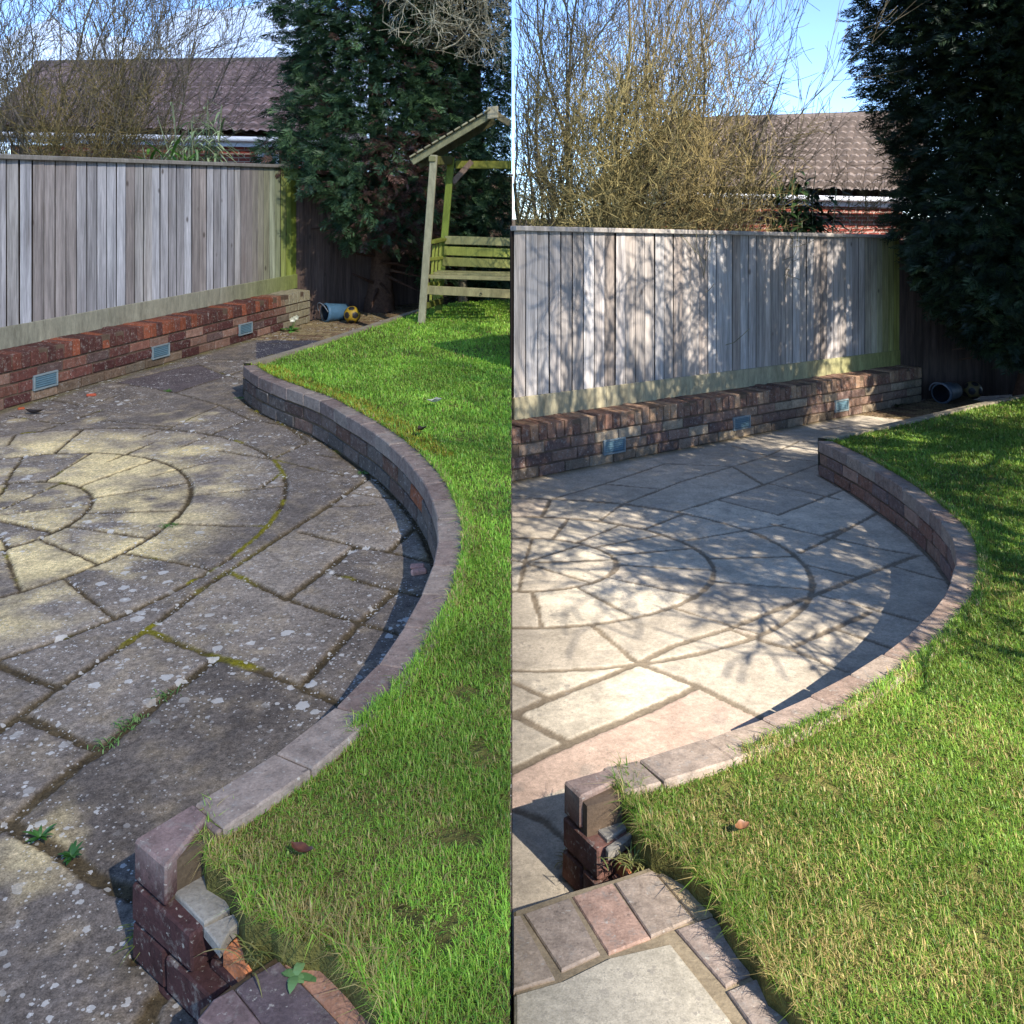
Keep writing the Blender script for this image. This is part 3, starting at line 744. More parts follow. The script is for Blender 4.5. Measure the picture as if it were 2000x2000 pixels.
# ------------------------------------------------------------------ curved retaining walls
def build_curved(s):
    P = PATH[s]; O = OUT[s]
    sl = np.r_[0, np.cumsum(np.hypot(*np.diff(P, axis=0).T))]; Lt = sl[-1]
    nrm = unit(O - P)
    Lt = Lt - (.003 if True else 0)
    def pos(t, off):
        return np.array([np.interp(t, sl, P[:, 0]) + np.interp(t, sl, nrm[:, 0]) * off, np.interp(t, sl, P[:, 1]) + np.interp(t, sl, nrm[:, 1]) * off])
    root = thing('retaining_wall', 'curved brown brick retaining wall with mossy foot along the bright green lawn' if s == 'L' else 'curved brick retaining wall casting a crescent shadow on cream paving', 'wall', W(s, *P[200], 0))
    def bx(ta, tb, na, nb, za, zb, j=0.):
        C = np.zeros((2, 2, 2, 3))
        for i, t in enumerate((ta, tb)):
            for jj, o in enumerate((na, nb)):
                for k, z in enumerate((za, zb)): C[i, jj, k] = W(s, *pos(t, o + j), z)
        return C
    # mortar core
    mb = MB(); ts = np.linspace(.004, Lt - .004, 160)
    ring = np.stack([np.stack([W(s, *pos(t, o), z) for o, z in ((.007, -.05), (.007, ZW - .01), (.098, ZW - .01), (.098, -.05))]) for t in ts])
    i = (np.arange(159)[:, None] * 4 + np.arange(4)[None]); j = np.arange(159)[:, None] * 4 + (np.arange(4)[None] + 1) % 4
    mb.add(ring.reshape(-1, 3), [np.stack([i, j, j + 4, i + 4], -1).reshape(-1, 4), np.array([[0, 1, 2, 3], [636, 637, 638, 639]])], lin(96, 82, 64) if s == 'L' else lin(110, 92, 74))
    mb.build('mortar', M['stone'], root)
    pal = [lin(104, 86, 76), lin(90, 74, 66), lin(118, 100, 88), lin(108, 82, 68), lin(98, 88, 80)] if s == 'L' else [lin(150, 116, 98), lin(132, 98, 84), lin(160, 130, 110), lin(140, 104, 86), lin(126, 104, 94)]
    C = []; col = []
    for r in range(2):
        t = -(r % 2) * .11
        while t < Lt:
            ta, tb = max(t, 0), min(t + .213, Lt)
            if tb - ta > .03:
                C.append(bx(ta, tb, 0, .10, r * .075 + .002, r * .075 + .067, R.normal(0, .002))); c = pal[R.integers(5)] * (.8 + .4 * R.random())
                if s == 'L' and R.random() < .07: c = lin(140, 86, 60)
                if tb > Lt - .02: c = lin(96, 70, 62) if s == 'L' else lin(128, 92, 80)  # last bricks match the painted shade of the return
                if s == 'L' and r == 0: c = c * .75 + lin(104, 98, 90) * .25
                col.append(c)
            t += .2235
    b = MB(); b.boxes(np.array(C) + R.normal(0, .0018, (len(C), 2, 2, 2, 3)), .004, np.array(col)); b.build('brickwork', M['brick'], root)
    C = []; col = []; t = .0
    top = [lin(140, 122, 110), lin(126, 108, 98), lin(150, 134, 120)] if s == 'L' else [lin(156, 136, 120), lin(148, 126, 110), lin(160, 142, 124)]
    Lc = Lt - np.linalg.norm(gs(s, [(264, 1640), (378, 1571)] if s == 'L' else [(1102.5, 1526.6), (1190, 1502)], ZW)[1] - P[-1]) + .02
    while t < Lc - .01:
        tb = min(t + .2, Lc - .004)
        C.append(bx(t, tb, -.004, .103, .152, ZW + R.normal(0, .0007), R.normal(0, .0007))); col.append(top[R.integers(3)] * (.92 + .14 * R.random())); t += .204
    b = MB(); b.boxes(np.array(C) + R.normal(0, .0012, (len(C), 2, 2, 2, 3)), .004, np.array(col)); b.build('coping', M['brick'], root)
    # broken return at the near end: the last coping block, then lower courses running on past it
    kx = lambda pts: [(x_, y_) for x_, y_ in pts]
    if s == 'L':
        blk = [(264, 1640), (327, 1694), (406, 1594), (378, 1571)]; b2 = (400, 1808); b1 = (472, 1902)
        st1 = [(329, 1732), (383, 1697), (430, 1714), (460, 1750), (455, 1768), (398.6, 1801.5)]
        st2 = [(398, 1809), (440, 1788), (473.6, 1779.5), (478, 1793), (450, 1818), (430, 1850)]
        orr = [(436, 1845), (479.5, 1801), (529, 1802), (546, 1830), (542, 1869), (479.5, 1889)]
    else:
        blk = [(1102.5, 1526.6), (1136, 1558), (1206, 1524), (1190, 1502)]; b2 = (1188, 1652); b1 = (1226, 1712)
        st1 = [(1140, 1572), (1195, 1560), (1222, 1596), (1231, 1610), (1186, 1638), (1146, 1596)]
        st2 = [(1183, 1655), (1239, 1617), (1240, 1627), (1214, 1648), (1188, 1664)]
        orr = [(1199, 1663), (1248, 1646), (1272, 1664), (1274, 1680), (1226, 1698)]
    Q = gs(s, blk, ZW); A = Q[0]; e = unit(Q[1] - Q[0]); nn = np.array([-e[1], e[0]])
    if (nn * (Q[3] - Q[0])).sum() < 0: nn = -nn
    def along(p, z): return float(((g(s, *p, z) - A) * e).sum())
    def bx2(ta, tb, na, nb, za, zb):
        Cc = np.zeros((2, 2, 2, 3))
        for i, t in enumerate((ta, tb)):
            for jj, o in enumerate((na, nb)):
                for k, z in enumerate((za, zb)): Cc[i, jj, k] = W(s, *(A + e * t + nn * o), z)
        return Cc
    shade_dk = lin(78, 54, 52) if s == 'L' else lin(116, 84, 74)  # darkened brick tone: shade on the end face put into the colour
    C = [bx2(0, along(b2, .147), -.004, .10, .079, .147), bx2(-.003, along(b2, .147) * .55, -.004, .10, .004, .072), bx2(along(b2, .147) * .55 + .008, along(b1, .07), -.004, .10, .004, .072), bx2(0.003, along(b1, .07) + .06, -.002, .10, -.08, -.003), bx2(along(b2, .147) + .006, along(b1, .1), .03, .10, .072, .088)]
    col = [shade_dk * k for k in (1, .8, .95, .7, .8)]
    b = MB(); b.boxes(np.array(C) + R.normal(0, .0015, (len(C), 2, 2, 2, 3)), .004, np.array(col)); b.build('broken_end', M['brick'], root)
    Cb = np.zeros((2, 2, 2, 3))
    for (i, j), q in zip(((0, 0), (1, 0), (1, 1), (0, 1)), Q):
        for k, z in enumerate((.152, ZW + .003)): Cb[i, j, k] = W(s, *q, z)
    Cb[:, 0] -= np.append(nn * .003, 0)
    b = MB(); b.boxes(Cb, .005, lin(138, 116, 108) if s == 'L' else lin(158, 134, 118)); V = b.V[0]; bot = V[:, 2] < V[:, 2].max() - .012; b.C[0][bot] = shade_dk * 1.05  # block sides below the top take the same painted shade
    b.build('end_block', M['brick'], root)
    a = MB(); prism(a, s, gs(s, st1, .157),   .14, .157, lin(150, 144, 132), .003, .003); a.build('mortar_slab', M['stone'], root)
    a = MB(); prism(a, s, gs(s, st2, .154), .135, .154, lin(158, 150, 136), .003, .003); a.build('mortar_slab', M['stone'], root)
    a = MB(); prism(a, s, gs(s, orr, .125), .02, .125, lin(206, 130, 86) if s == 'L' else lin(184, 116, 78), .012, .012); a.build('broken_brick', M['brick'], root)
build_curved('L'); build_curved('R')

# ------------------------------------------------------------------ brick steps at the near edge
def build_step(s):
    mb = MB(); 
    if s == 'R':
        B = [[(-10, 1120), (60, 1112), (312, 1570), (-10, 1655)], [(105, 1100), (430, 985), (650, 1385), (375, 1510)], [(470, 965), (755, 868), (1030, 1265), (730, 1380)],
             [(790, 868), (1060, 780), (1350, 1130), (1050, 1255)], [(1110, 800), (1240, 740), (1560, 1080), (1395, 1130)], [(1250, 1220), (1510, 1130), (1860, 1500), (1610, 1630)], [(1640, 1690), (1900, 1580), (2300, 2050), (2000, 2200)]]
        B = [cp(1000, 1500, b) for b in B]
        cols = [lin(164, 146, 126), lin(162, 144, 126), lin(174, 142, 122), lin(162, 144, 126), lin(176, 154, 120), lin(156, 138, 124), lin(156, 140, 126)]
        slab = cp(1000, 1500, [(-20, 1700), (370, 1590), (740, 1410), (1200, 1310), (1640, 1869), (1900, 2300), (-20, 2300)])
        base = cp(1000, 1500, [(-28, 1100), (440, 950), (760, 855), (1080, 750), (1330, 700), (1700, 1050), (2400, 1900), (2400, 2400), (-28, 2400)])
    else:
        B = [[(417, 1951), (455, 1931), (498, 1984), (540, 2040), (480, 2060), (386, 1990)], [(458, 1930), (480, 1912), (545, 1875), (600, 1930), (650, 1984), (700, 2040), (560, 2070), (501, 1984)], [(549, 1873), (604, 1841), (740, 1964), (800, 2040), (706, 2040), (654, 1983)]]
        cols = [lin(124, 104, 100), lin(104, 90, 90), lin(176, 132, 108)]
        slab = None
        base = [(392, 1975), (455, 1927), (545, 1869), (606, 1836), (760, 1950), (900, 2090), (900, 2300), (350, 2300)]
    q = gs(s, base, ZS - .012); 
    if s == 'R': q[:, 0] = np.maximum(q[:, 0], .003)
    else: q[:, 0] = np.minimum(q[:, 0], -.003)
    prism(mb, s, q, -.05, ZS - .006, lin(150, 134, 108) if s == 'R' else lin(80, 66, 48), .0, .004)
    o = struct(mb.build('brick_step', M['stone']))
    for b, c in zip(B, cols):
        q = gs(s, b, ZS)
        if s == 'R': q[:, 0] = np.maximum(q[:, 0], .004)
        m2 = MB(); c0 = q.mean(0)
        # several rings so that worn edges read
        prism(m2, s, c0 + (q - c0) * (1.05 if s == 'R' else .99), .02, ZS + R.normal(0, .0015), c, .001, .003); m2.build('paver', M['brick'], o)
    if slab is not None:
        q = gs(s, slab, ZS + .004); q[:, 0] = np.maximum(q[:, 0], .004)
        m2 = MB(); prism(m2, s, q, .02, ZS + .001, lin(192, 180, 156), .001, .004); m2.build('step_slab', M['slab_clean'], o)
build_step('L'); build_step('R')

# ------------------------------------------------------------------ lawns
def build_lawn(s):
    P = LAWN[s]; ZL = ZW - .022
    mb = MB(); n = len(P)
    tri = tessellate_polygon([[Vector((x, y, 0)) for x, y in P]])
    V = np.concatenate([W(s, *P.T, ZL), W(s, *P.T, -.05)]); i = np.arange(n); j = (i + 1) % n
    mb.add(V, [np.array(tri), np.stack([i, j, j + n, i + n], -1)], lin(112, 108, 56, .8))
    struct(mb.build('lawn', M['soil']))
    # grass: dense where it stands near, coarser towards the far end
    bands = [(1.1, 2.2, 95000), (2.2, 3.2, 60000), (3.2, 4.5, 30000), (4.5, 6.5, 16000), (6.5, 10.2, 8000)]
    pts = []
    for a, b, dens in bands:
        xa, xb = (-3.2, -.003) if s == 'L' else (.1, min(5.6, b * .85 + .2))
        N = int(dens * (b - a) * (xb - xa)); X = xa + (xb - xa) * R.random(N); Y = a + (b - a) * R.random(N)
        m = inpoly(X, Y, P) & (np.abs(X) < Y * .85 + .2); pts.append(np.c_[X[m], Y[m]])
    Q = np.concatenate(pts)
    # the front fringe leans over its edges
    e1 = OUT[s][5:-40]; e2 = gs(s, low_L if s == 'L' else low_R, ZW - .02)[:-2]
    for E, k, sp in ((e1, 4200, .018), (e2, 5200, .03)):
        sl = np.r_[0, np.cumsum(np.hypot(*np.diff(E, axis=0).T))]; t = R.random(int(k * (1 if s == 'L' else 1))) * sl[-1]
        F_ = np.c_[np.interp(t, sl, E[:, 0]), np.interp(t, sl, E[:, 1])] + R.normal(0, sp, (len(t), 2)); m = inpoly(*F_.T, P); Q = np.r_[Q, F_[m]]
    X, Y = Q.T; N = len(Q)
    d1 = linedist(X, Y, e1[::6]); d2 = linedist(X, Y, e2)
    patch = fbm(X * 2.6, Y * 2.6, 61, 3); straw_p = fbm(X * 5, Y * 5, 62, 3); tuft = .65 * fbm(X * 11, Y * 11, 63, 2) + .5 * fbm(X * 3.4, Y * 3.4, 66, 2) - .07
    bare = fbm(X * 16, Y * 16, 64, 3)
    h = (.008 + .018 * R.random(N) ** 1.6) * (1 - .7 * (bare < .27)) * (.55 + .95 * tuft) * (1 + .12 * np.clip(Y - 3, 0, 3))
    h *= 1 + 1.5 * np.clip(1 - d2 / .09, 0, 1) * R.random(N) + .3 * np.clip(1 - d1 / .08, 0, 1)
    w = np.clip(.0009 * Y, .0015, .007) * (.6 + .6 * R.random(N)) * np.where(R.random(N) < .07, 2.2, 1)
    az = R.random(N) * 2 * np.pi; lean = R.normal(.75, .45, N)
    dirv = np.c_[np.cos(az), np.sin(az)] * np.abs(lean)[:, None]
    # fringe blades lean outward
    for E, dd, rad in ((e1[::6], d1, .035), (e2, d2, .06)):
        k = np.argmin((X[:, None] - E[None, :, 0]) ** 2 + (Y[:, None] - E[None, :, 1]) ** 2, 1); o = unit(E[k] - Q + 1e-6)
        dirv += o * (np.clip(1 - dd / rad, 0, 1) * (.1 + .8 * R.random(N)))[:, None]
    side = np.c_[-np.sin(az), np.cos(az), np.zeros(N)]
    base = W(s, X, Y, ZL - .003 + .024 * np.clip((.05 - d1) / .03, 0, 1))
    up = np.array([0, 0, 1.])
    mid = base + up * (h * .6)[:, None] + np.c_[dirv * (h * .35)[:, None], np.zeros(N)]
    drop = np.hypot(*dirv.T)
    tip = base + up * (h * (1.0 - .45 * np.clip(drop - .3, 0, 1.3)))[:, None] + np.c_[dirv * h[:, None], np.zeros(N)]
    ww = w[:, None] * side * .5
    V = np.stack([base - ww, base + ww, mid + ww * .8, mid - ww * .8, tip], 1)
    if s == 'L': V[..., 0] = np.minimum(V[..., 0], -.002)
    b0 = np.arange(N) * 5
    Fq = np.stack([b0, b0 + 1, b0 + 2, b0 + 3], -1); Ft = np.stack([b0 + 3, b0 + 2, b0 + 4], -1)
    g1, g2, g3 = (lin(144, 198, 62), lin(188, 220, 90), lin(104, 158, 56)) if s == 'L' else (lin(102, 142, 42), lin(148, 175, 70), lin(62, 104, 36))
    straw, brown = lin(206, 190, 122), lin(182, 156, 98)
    r = R.random((N, 1)); c = g1 + (g2 - g1) * r; m = R.random(N) < .28; c[m] = (g3 + (g1 - g3) * r[m])
    c = c * (.6 + .8 * patch[:, None])
    near = np.clip((4.2 - Y) / 2.2, 0, 1)
    ps = .03 + np.clip(straw_p - .5, 0, 1) * 1.4 * near + .06 * near + .25 * np.clip(1 - d1 / .07, 0, 1) * (straw_p > .45) + .15 * near * np.clip(1 - d2 / .1, 0, 1)
    for px_, py_, rad_, k_ in (((600, 1725, .10, .55), (650, 1815, .09, .55), (430, 1660, .06, .5), (520, 1610, .05, .5), (585, 1560, .05, .4), (690, 1760, .06, .3)) if s == 'L' else ((1330, 1600, .10, .5), (1480, 1640, .08, .35), (1400, 1560, .06, .4), (1700, 1700, .12, .25))):
        q_ = g(s, px_, py_, ZW); ps = ps + .5 * k_ * np.exp(-((X - q_[0]) ** 2 + (Y - q_[1]) ** 2) / rad_ ** 2 / 2)
    m = R.random(N) < ps; c[m] = (straw + (brown - straw) * R.random((m.sum(), 1))) * (.7 + .5 * R.random((m.sum(), 1)))
    if s == 'L':       # the yellow run along the curved wall
        m = (d1 < .16) & (Y > 4.2) & (Y < 6.3) & (R.random(N) < .5); c[m] = lin(176, 164, 52) * (.8 + .4 * R.random((m.sum(), 1)))
    mb = MB(); cc = np.repeat(c[:, None], 5, 1); cc[:, :2] = cc[:, :2] * .65 + lin(150, 142, 84) * .35; mb.add(V.reshape(-1, 3), [Fq, Ft], cc.reshape(-1, 3))
    o = mb.build('grass', M['grass']); o['kind'] = 'stuff'
build_lawn('L'); build_lawn('R')

# lawn edging where it meets the path
def build_edging(s):
    e = resample(gs(s, edge_L if s == 'L' else edge_R[:8], ZW), 60); n = normals(e)
    if (n[30] * (np.array([-1, 1]) if s == 'L' else np.array([-1, 1]))).sum() < 0: n = -n
    mb = MB(); k = len(e)
    ring = np.concatenate([W(s, *(e + n * o).T, z)[:, None] for o, z in ((.05, -.05), (.05, ZW - .004), (-.02, ZW), (-.02, -.05))], 1)
    i = np.arange(k - 1)[:, None] * 4 + np.arange(4)[None]; j = np.arange(k - 1)[:, None] * 4 + (np.arange(4)[None] + 1) % 4
    mb.add(ring.reshape(-1, 3), np.stack([i, j, j + 4, i + 4], -1).reshape(-1, 4), lin(150, 138, 116))
    struct(mb.build('lawn_edging', M['stone']))
build_edging('L'); build_edging('R')

# ------------------------------------------------------------------ arbour on the left lawn
def build_arbour():
    k = .22777; Yf, Yr = 8.27, 8.86
    def A(x, y, Y): return at(790 + x * k, 200 + y * k, Y)
    def fx(x, y, t): return A(x, y, Yf + (Yr - Yf) * t)
    root = thing('garden_arbour', 'green stained wooden arbour seat with slatted gable roof on the lawn', 'arbour', A(145, 1880, Yf))
    gr, lg, br = lin(140, 138, 104), lin(130, 144, 62), lin(142, 138, 94)
    def bar(name, p, q, w, h, c, up=(0, 0, 1), parent=root):
        c = np.asarray(c) * .8
        m = MB(); m.bar(p, q, w, h, up, .004, c); return m.build(name, M['timber'], parent)
    yv = (0, 1, 0)
    bar('front_post', A(147, 1892, Yf), A(254, 452, Yf), .066, .066, lin(172, 166, 132), yv)
    bar('rear_post', A(283, 1858, Yr), A(402, 470, Yr), .066, .066, lg, yv)
    # gable: front and rear barge boards, ridge block, slats
    ap = A(762, 92, Yf); ev = A(62, 512, Yf)
    apr = ap + [0, Yr - Yf + .06, .0]; evr = ev + [0, Yr - Yf + .06, 0]
    bar('barge_board', ev, ap, .026, .062, gr)
    bar('barge_board', evr, apr, .026, .062, lin(92, 88, 58))
    rend = A(905, 172, Yf); rend[0] = min(rend[0], -.012)
    sl = (ap - ev) * np.array([-1, 1, 1]); p2 = ap + unit(np.array([1, 0, -.62])) * (-.012 - ap[0]) * 1.15
    bar('barge_board', ap, p2, .026, .062, lin(136, 124, 92))
    m = MB(); m.box(ap + [-.055, -.045, -.06], [.10, 0, .012], [0, .03, 0], [.0, 0, .11], .006, lin(178, 166, 134)); m.build('ridge_block', M['timber'], root)
    nrm = unit(np.cross(ap - ev, [0, 1, 0])); nrm = nrm if nrm[2] > 0 else -nrm
    for i in range(11):
        c = ev + (ap - ev) * (i + .5) / 11 + nrm * .042
        bar('roof_slat', c + [0, -.06, 0], c + [0, Yr - Yf + .12, 0], .062, .016, lin(170, 162, 126) * (.85 + .3 * R.random()), nrm)
    bar('eaves_beam', A(240, 486, Yf) + [0, -.05, 0], A(240, 486, Yf) + [0, Yr - Yf + .06, 0], .06, .05, br)
    bar('side_beam', A(270, 495, Yf) + [0, .04, 0], A(395, 500, Yr) - [0, .04, 0], .05, .08, lin(120, 118, 66))
    def rail(name, x0, y0, x1, y1, Y, w, h, c):
        p, q = A(x0, y0, Y), A(x1, y1, Y); kx = (-.008 - p[0]) / (q[0] - p[0]); q = p + (q - p) * kx
        return bar(name, p, q, w, h, c)
    rail('back_rail', 440, 535, 886, 536, Yr, .045, .075, lin(140, 140, 62))
    bar('brace', A(412, 690, Yr), A(580, 505, Yr), .05, .055, lin(150, 126, 108))
    rail('back_slat', 345, 1180, 886, 1196, Yr - .06, .02, .08, lin(150, 148, 100)); rail('back_slat', 336, 1272, 886, 1292, Yr - .045, .02, .085, lin(150, 156, 76)); rail('back_slat', 326, 1364, 886, 1386, Yr - .03, .02, .085, lin(146, 148, 84))
    rail('seat_slat', 188, 1492, 886, 1512, Yf + .06, .12, .032, lin(168, 160, 112)); rail('seat_slat', 240, 1470, 886, 1484, Yf + .24, .12, .03, lin(158, 152, 104)); rail('seat_slat', 280, 1455, 886, 1468, Yf + .42, .12, .03, lin(150, 146, 98))
    ap_ = rail('front_rail', 172, 1607, 886, 1642, Yf, .045, .078, lin(166, 156, 110))
    m = MB(); c = A(657, 1638, Yf) - [0, .026, 0]; m.tubes([c], [c - [0, .01, 0]], [.012], [.010], lin(120, 112, 92), 8); m.build('bolt', M['timber'], ap_)
    bar('arm_rest', A(225, 1200, Yf), A(342, 1172, Yr), .07, .03, lin(140, 144, 58))
    lat = MB()
    for t in (.3, .55, .8):
        p = A(215, 1230, Yf) * (1 - t) + A(330, 1200, Yr) * t; q = A(180, 1735, Yf) * (1 - t) + A(312, 1690, Yr) * t
        lat.bar(p, q, .024, .02, yv, .002, lin(152, 158, 72))
    for ya, yb in ((1345, 1330), (1560, 1540)):
        lat.bar(A(210 - (ya - 1345) * .08, ya, Yf), A(330 - (ya - 1345) * .08, yb, Yr), .022, .03, (0, 0, 1), .002, lin(150, 156, 70))
    lat.build('side_lattice', M['timber'], root)
    bar('low_rail', A(185, 1742, Yf), A(318, 1700, Yr), .04, .055, lin(120, 124, 56))
build_arbour()

# ------------------------------------------------------------------ plants
def rot_to(dirs, roll):
    """frames with first axis dirs; returns (N,3,3) rows = axis, side, normal"""
    a = unit(dirs); ref = np.tile([0, 0, 1.], (len(a), 1)); par = np.abs(a[:, 2]) > .95; ref[par] = [1, 0, 0]
    b = unit(np.cross(ref, a)); c = np.cross(a, b)
    cr, sr = np.cos(roll)[:, None], np.sin(roll)[:, None]
    return np.stack([a, b * cr + c * sr, c * cr - b * sr], 1)
def spray_tpl(seed):
    r = np.random.default_rng(seed); q = []
    def leaf(p, d, l, w, z):
        d = np.array(d) / np.hypot(*d); n = np.array([-d[1], d[0]])
        a = np.array(p); b = a + d * l * .5 + n * w; c = a + d * l; e = a + d * l * .5 - n * w
        q.append([[*a, z], [*b, z + .02], [*c, z - .04 * l], [*e, z + .02]])
    leaf((0, 0), (1, 0), 1.0, .022, 0)
    for t in np.linspace(.1, .92, 10):
        for sg in (-1, 1):
            l = (.52 - .42 * abs(t - .35)) * (.7 + .5 * r.random()); an = math.radians(38 + 18 * r.random()); zz = -.12 * t * t + r.normal(0, .03)
            leaf((t, 0), (math.cos(an), sg * math.sin(an)), l, .026 + .016 * r.random(), zz)
    return np.array(q)
SPR = [spray_tpl(i) for i in range(5)]
def sprays(mb, pos, dirs, size, col, flip=None):
    N = len(pos); Rm = rot_to(dirs, R.normal(0, .6, N)); which = R.integers(0, 5, N)
    for k in range(5):
        m = which == k
        if not m.any(): continue
        T = SPR[k].reshape(-1, 3)
        V = np.einsum('kc,ncd->nkd', T, Rm[m]) * size[m][:, None, None] + pos[m][:, None]
        nq = len(T) // 4; Fq = (np.arange(m.sum())[:, None] * nq * 4 + np.arange(nq)[None] * 4)[..., None] + np.arange(4)
        cc = np.repeat(col[m], len(T), axis=0) * (.75 + .5 * R.random((m.sum() * len(T), 1)))
        mb.add(V.reshape(-1, 3), Fq.reshape(-1, 4), cc)
def conifer(name, label, s, axis, zlo, ztop, rad_fn, N, cols, clip, brown=None, lowfn=None, face=None, size=(.09, .19)):
    ax = np.array(axis); gzb = float(gz(s, ax[1]))
    root = thing(name, label, 'tree', (ax[0], ax[1], gzb))
    z = zlo + (ztop - zlo) * R.random(N) ** 1.0; th = R.random(N) * 2 * np.pi
    if face is not None:
        m = R.random(N) < .6; th[m] = face + R.normal(0, .8, m.sum())
    lump = .78 + .5 * fbm(th * 2.2 + 11, z * 1.3, 71, 3)
    rr = rad_fn(z, th) * lump * np.sqrt(.12 + .93 * R.random(N))
    pos = np.c_[ax[0] + np.cos(th) * rr, ax[1] + np.sin(th) * rr, gzb + z]
    if lowfn is not None: m = pos[:, 2] - gzb > lowfn(pos[:, 0], pos[:, 1]); pos, th, z = pos[m], th[m], z[m]
    m = clip(pos[:, 0]); pos, th, z = pos[m], th[m], z[m]; n = len(pos)
    d = np.c_[np.cos(th), np.sin(th), R.normal(-.15, .3, n)] + R.normal(0, .35, (n, 3))
    sz = size[0] + (size[1] - size[0]) * R.random(n)
    c = cols[0] + (cols[1] - cols[0]) * R.random((n, 1)) ** 1.5
    if brown is not None:
        b = brown(pos) > R.random(n); c[b] = lin(104, 78, 66) * (.6 + .6 * R.random((b.sum(), 1)))
    mb = MB(); sprays(mb, pos, d, sz, c)
    # no leaf crosses into the neighbouring garden
    V = mb.V
    for v in V:
        if s == 'L': v[:, 0] = np.minimum(v[:, 0], -.004)
        else: v[:, 0] = np.maximum(v[:, 0], .004)
    mb.build('crown', M['conifer'], root)
    t = MB(); hs = np.linspace(-.05, ztop * .92, 14); A = np.c_[ax[0] + .04 * np.sin(hs * 1.7), ax[1] + .03 * np.cos(hs * 2), gzb + hs]; rt = .13 * (1 - hs / ztop * .85) + .05 * np.exp(-hs * 6)
    t.tubes(A[:-1], A[1:], rt[:-1], rt[1:], lin(96, 74, 60), 9)
    # limbs that carry the sprays
    k = 90; zz = zlo + (ztop - zlo) * R.random(k) * .95; tt = R.random(k) * 2 * np.pi; r2 = rad_fn(zz, tt) * .75
    P0 = np.c_[np.full(k, ax[0]), np.full(k, ax[1]), gzb + zz]; P1 = P0 + np.c_[np.cos(tt) * r2, np.sin(tt) * r2, R.normal(.0, .15, k)]; m = clip(P1[:, 0])
    t.tubes(P0[m], P1[m], np.full(m.sum(), .025), np.full(m.sum(), .006), lin(92, 70, 58), 5)
    t.build('trunk', M['bark'], root, True)
    return root
def cr_L(z, th):
    return (1.25 + .25 * np.sin(z * 1.9)) * np.clip(1.25 - z / 9, .3, 1) * (.45 + .55 * np.clip((z - .2) / 1.2, 0, 1))
def low_L_fn(x, y):
    px = 1000 + x / y * F
    return np.interp(px, [500, 560, 640, 660, 720, 800, 830, 900, 1000], [1.72, 1.5, 1.2, .85, .75, .75, .25, .1, .1])
conifer('conifer_tree', 'dense dark green conifer with brown dead patches behind the arbour', 'L', (-1.52, 10.5), .15, 6.4, lambda z, th: cr_L(z, th), 23000, (lin(44, 70, 50), lin(92, 120, 74)), lambda x: x < -.03,
        brown=lambda p: np.where((p[:, 0] > -1.5) & (p[:, 0] < -.75) & (p[:, 2] - .4 < 1.9), .55, .07), lowfn=low_L_fn, face=-1.45)
conifer('conifer_tree', 'second dark conifer, directly behind the arbour roof at the garden divide', 'L', (-.42, 11.2), .1, 6.2, lambda z, th: cr_L(z, th) * .95, 15000, (lin(42, 66, 48), lin(84, 112, 70)), lambda x: x < -.03, lowfn=low_L_fn, face=-1.5)
def low_R_fn(x, y):
    px = 1000 + x / y * F
    return np.interp(px, [1680, 1720, 1765, 1800, 1850, 1920, 2000], [1.95, 1.75, 1.55, 1.15, .85, .6, .5])
conifer('conifer_tree', 'tall black green conifer in shade, right of the tiled roof', 'R', (4.95, 8.75), .3, 5.6, lambda z, th: (1.28 + .12 * np.sin(z * 2.3)) * (.55 + .45 * np.clip((z - .3) / 1.2, 0, 1)), 34000, (lin(26, 42, 32), lin(56, 74, 44)), lambda x: x > .1, lowfn=low_R_fn, face=-2.2)
conifer('conifer_tree', 'near black conifer at the right edge above the far corner of the lawn', 'R', (6.3, 8.9), .3, 5.8, lambda z, th: 1.3 + 0 * z, 18000, (lin(26, 40, 30), lin(54, 70, 42)), lambda x: x > .1, lowfn=low_R_fn, face=-2.4)

# bare twiggy growth
def grow(p, d, length, rad, level, segs, r, spread=.5, up=.15, kids=(5, 5, 4), clip=None, wig=.16):
    n = max(3, int(4 + 3 * (2 - level))); step = length / n; pts = [p]
    for i in range(n):
        d = unit(d + r.normal(0, wig, 3) + np.array([0, 0, up * .3])); q = p + d * step
        a = rad * (1 - i / n * .75); b = rad * (1 - (i + 1) / n * .75)
        if clip is not None and not clip(q): return
        segs.append((p, q, a, b, level)); p = q; pts.append((p, d))
        if level < len(kids) and i >= (1 if level == 0 else 0):
            for _ in range(max(1, int(kids[level] * (.5 + r.random()) / n * 2))):
                v = unit(d + r.normal(0, spread, 3)); grow(p, v, length * (.28 + .3 * r.random()), max(b * .55, .0012), level + 1, segs, r, spread, up, kids, clip, wig)
def twig_mesh(segs, c0, c1, minr=.0016):
    A = np.array([s_[0] for s_ in segs]); B = np.array([s_[1] for s_ in segs]); ra = np.maximum([s_[2] for s_ in segs], minr); rb = np.maximum([s_[3] for s_ in segs], minr * .8)
    lv = np.array([s_[4] for s_ in segs]); c = c0 + (c1 - c0) * R.random((len(segs), 1)); c = c * (.8 + .4 * R.random((len(segs), 1)))
    return A, B, ra, rb, lv, c
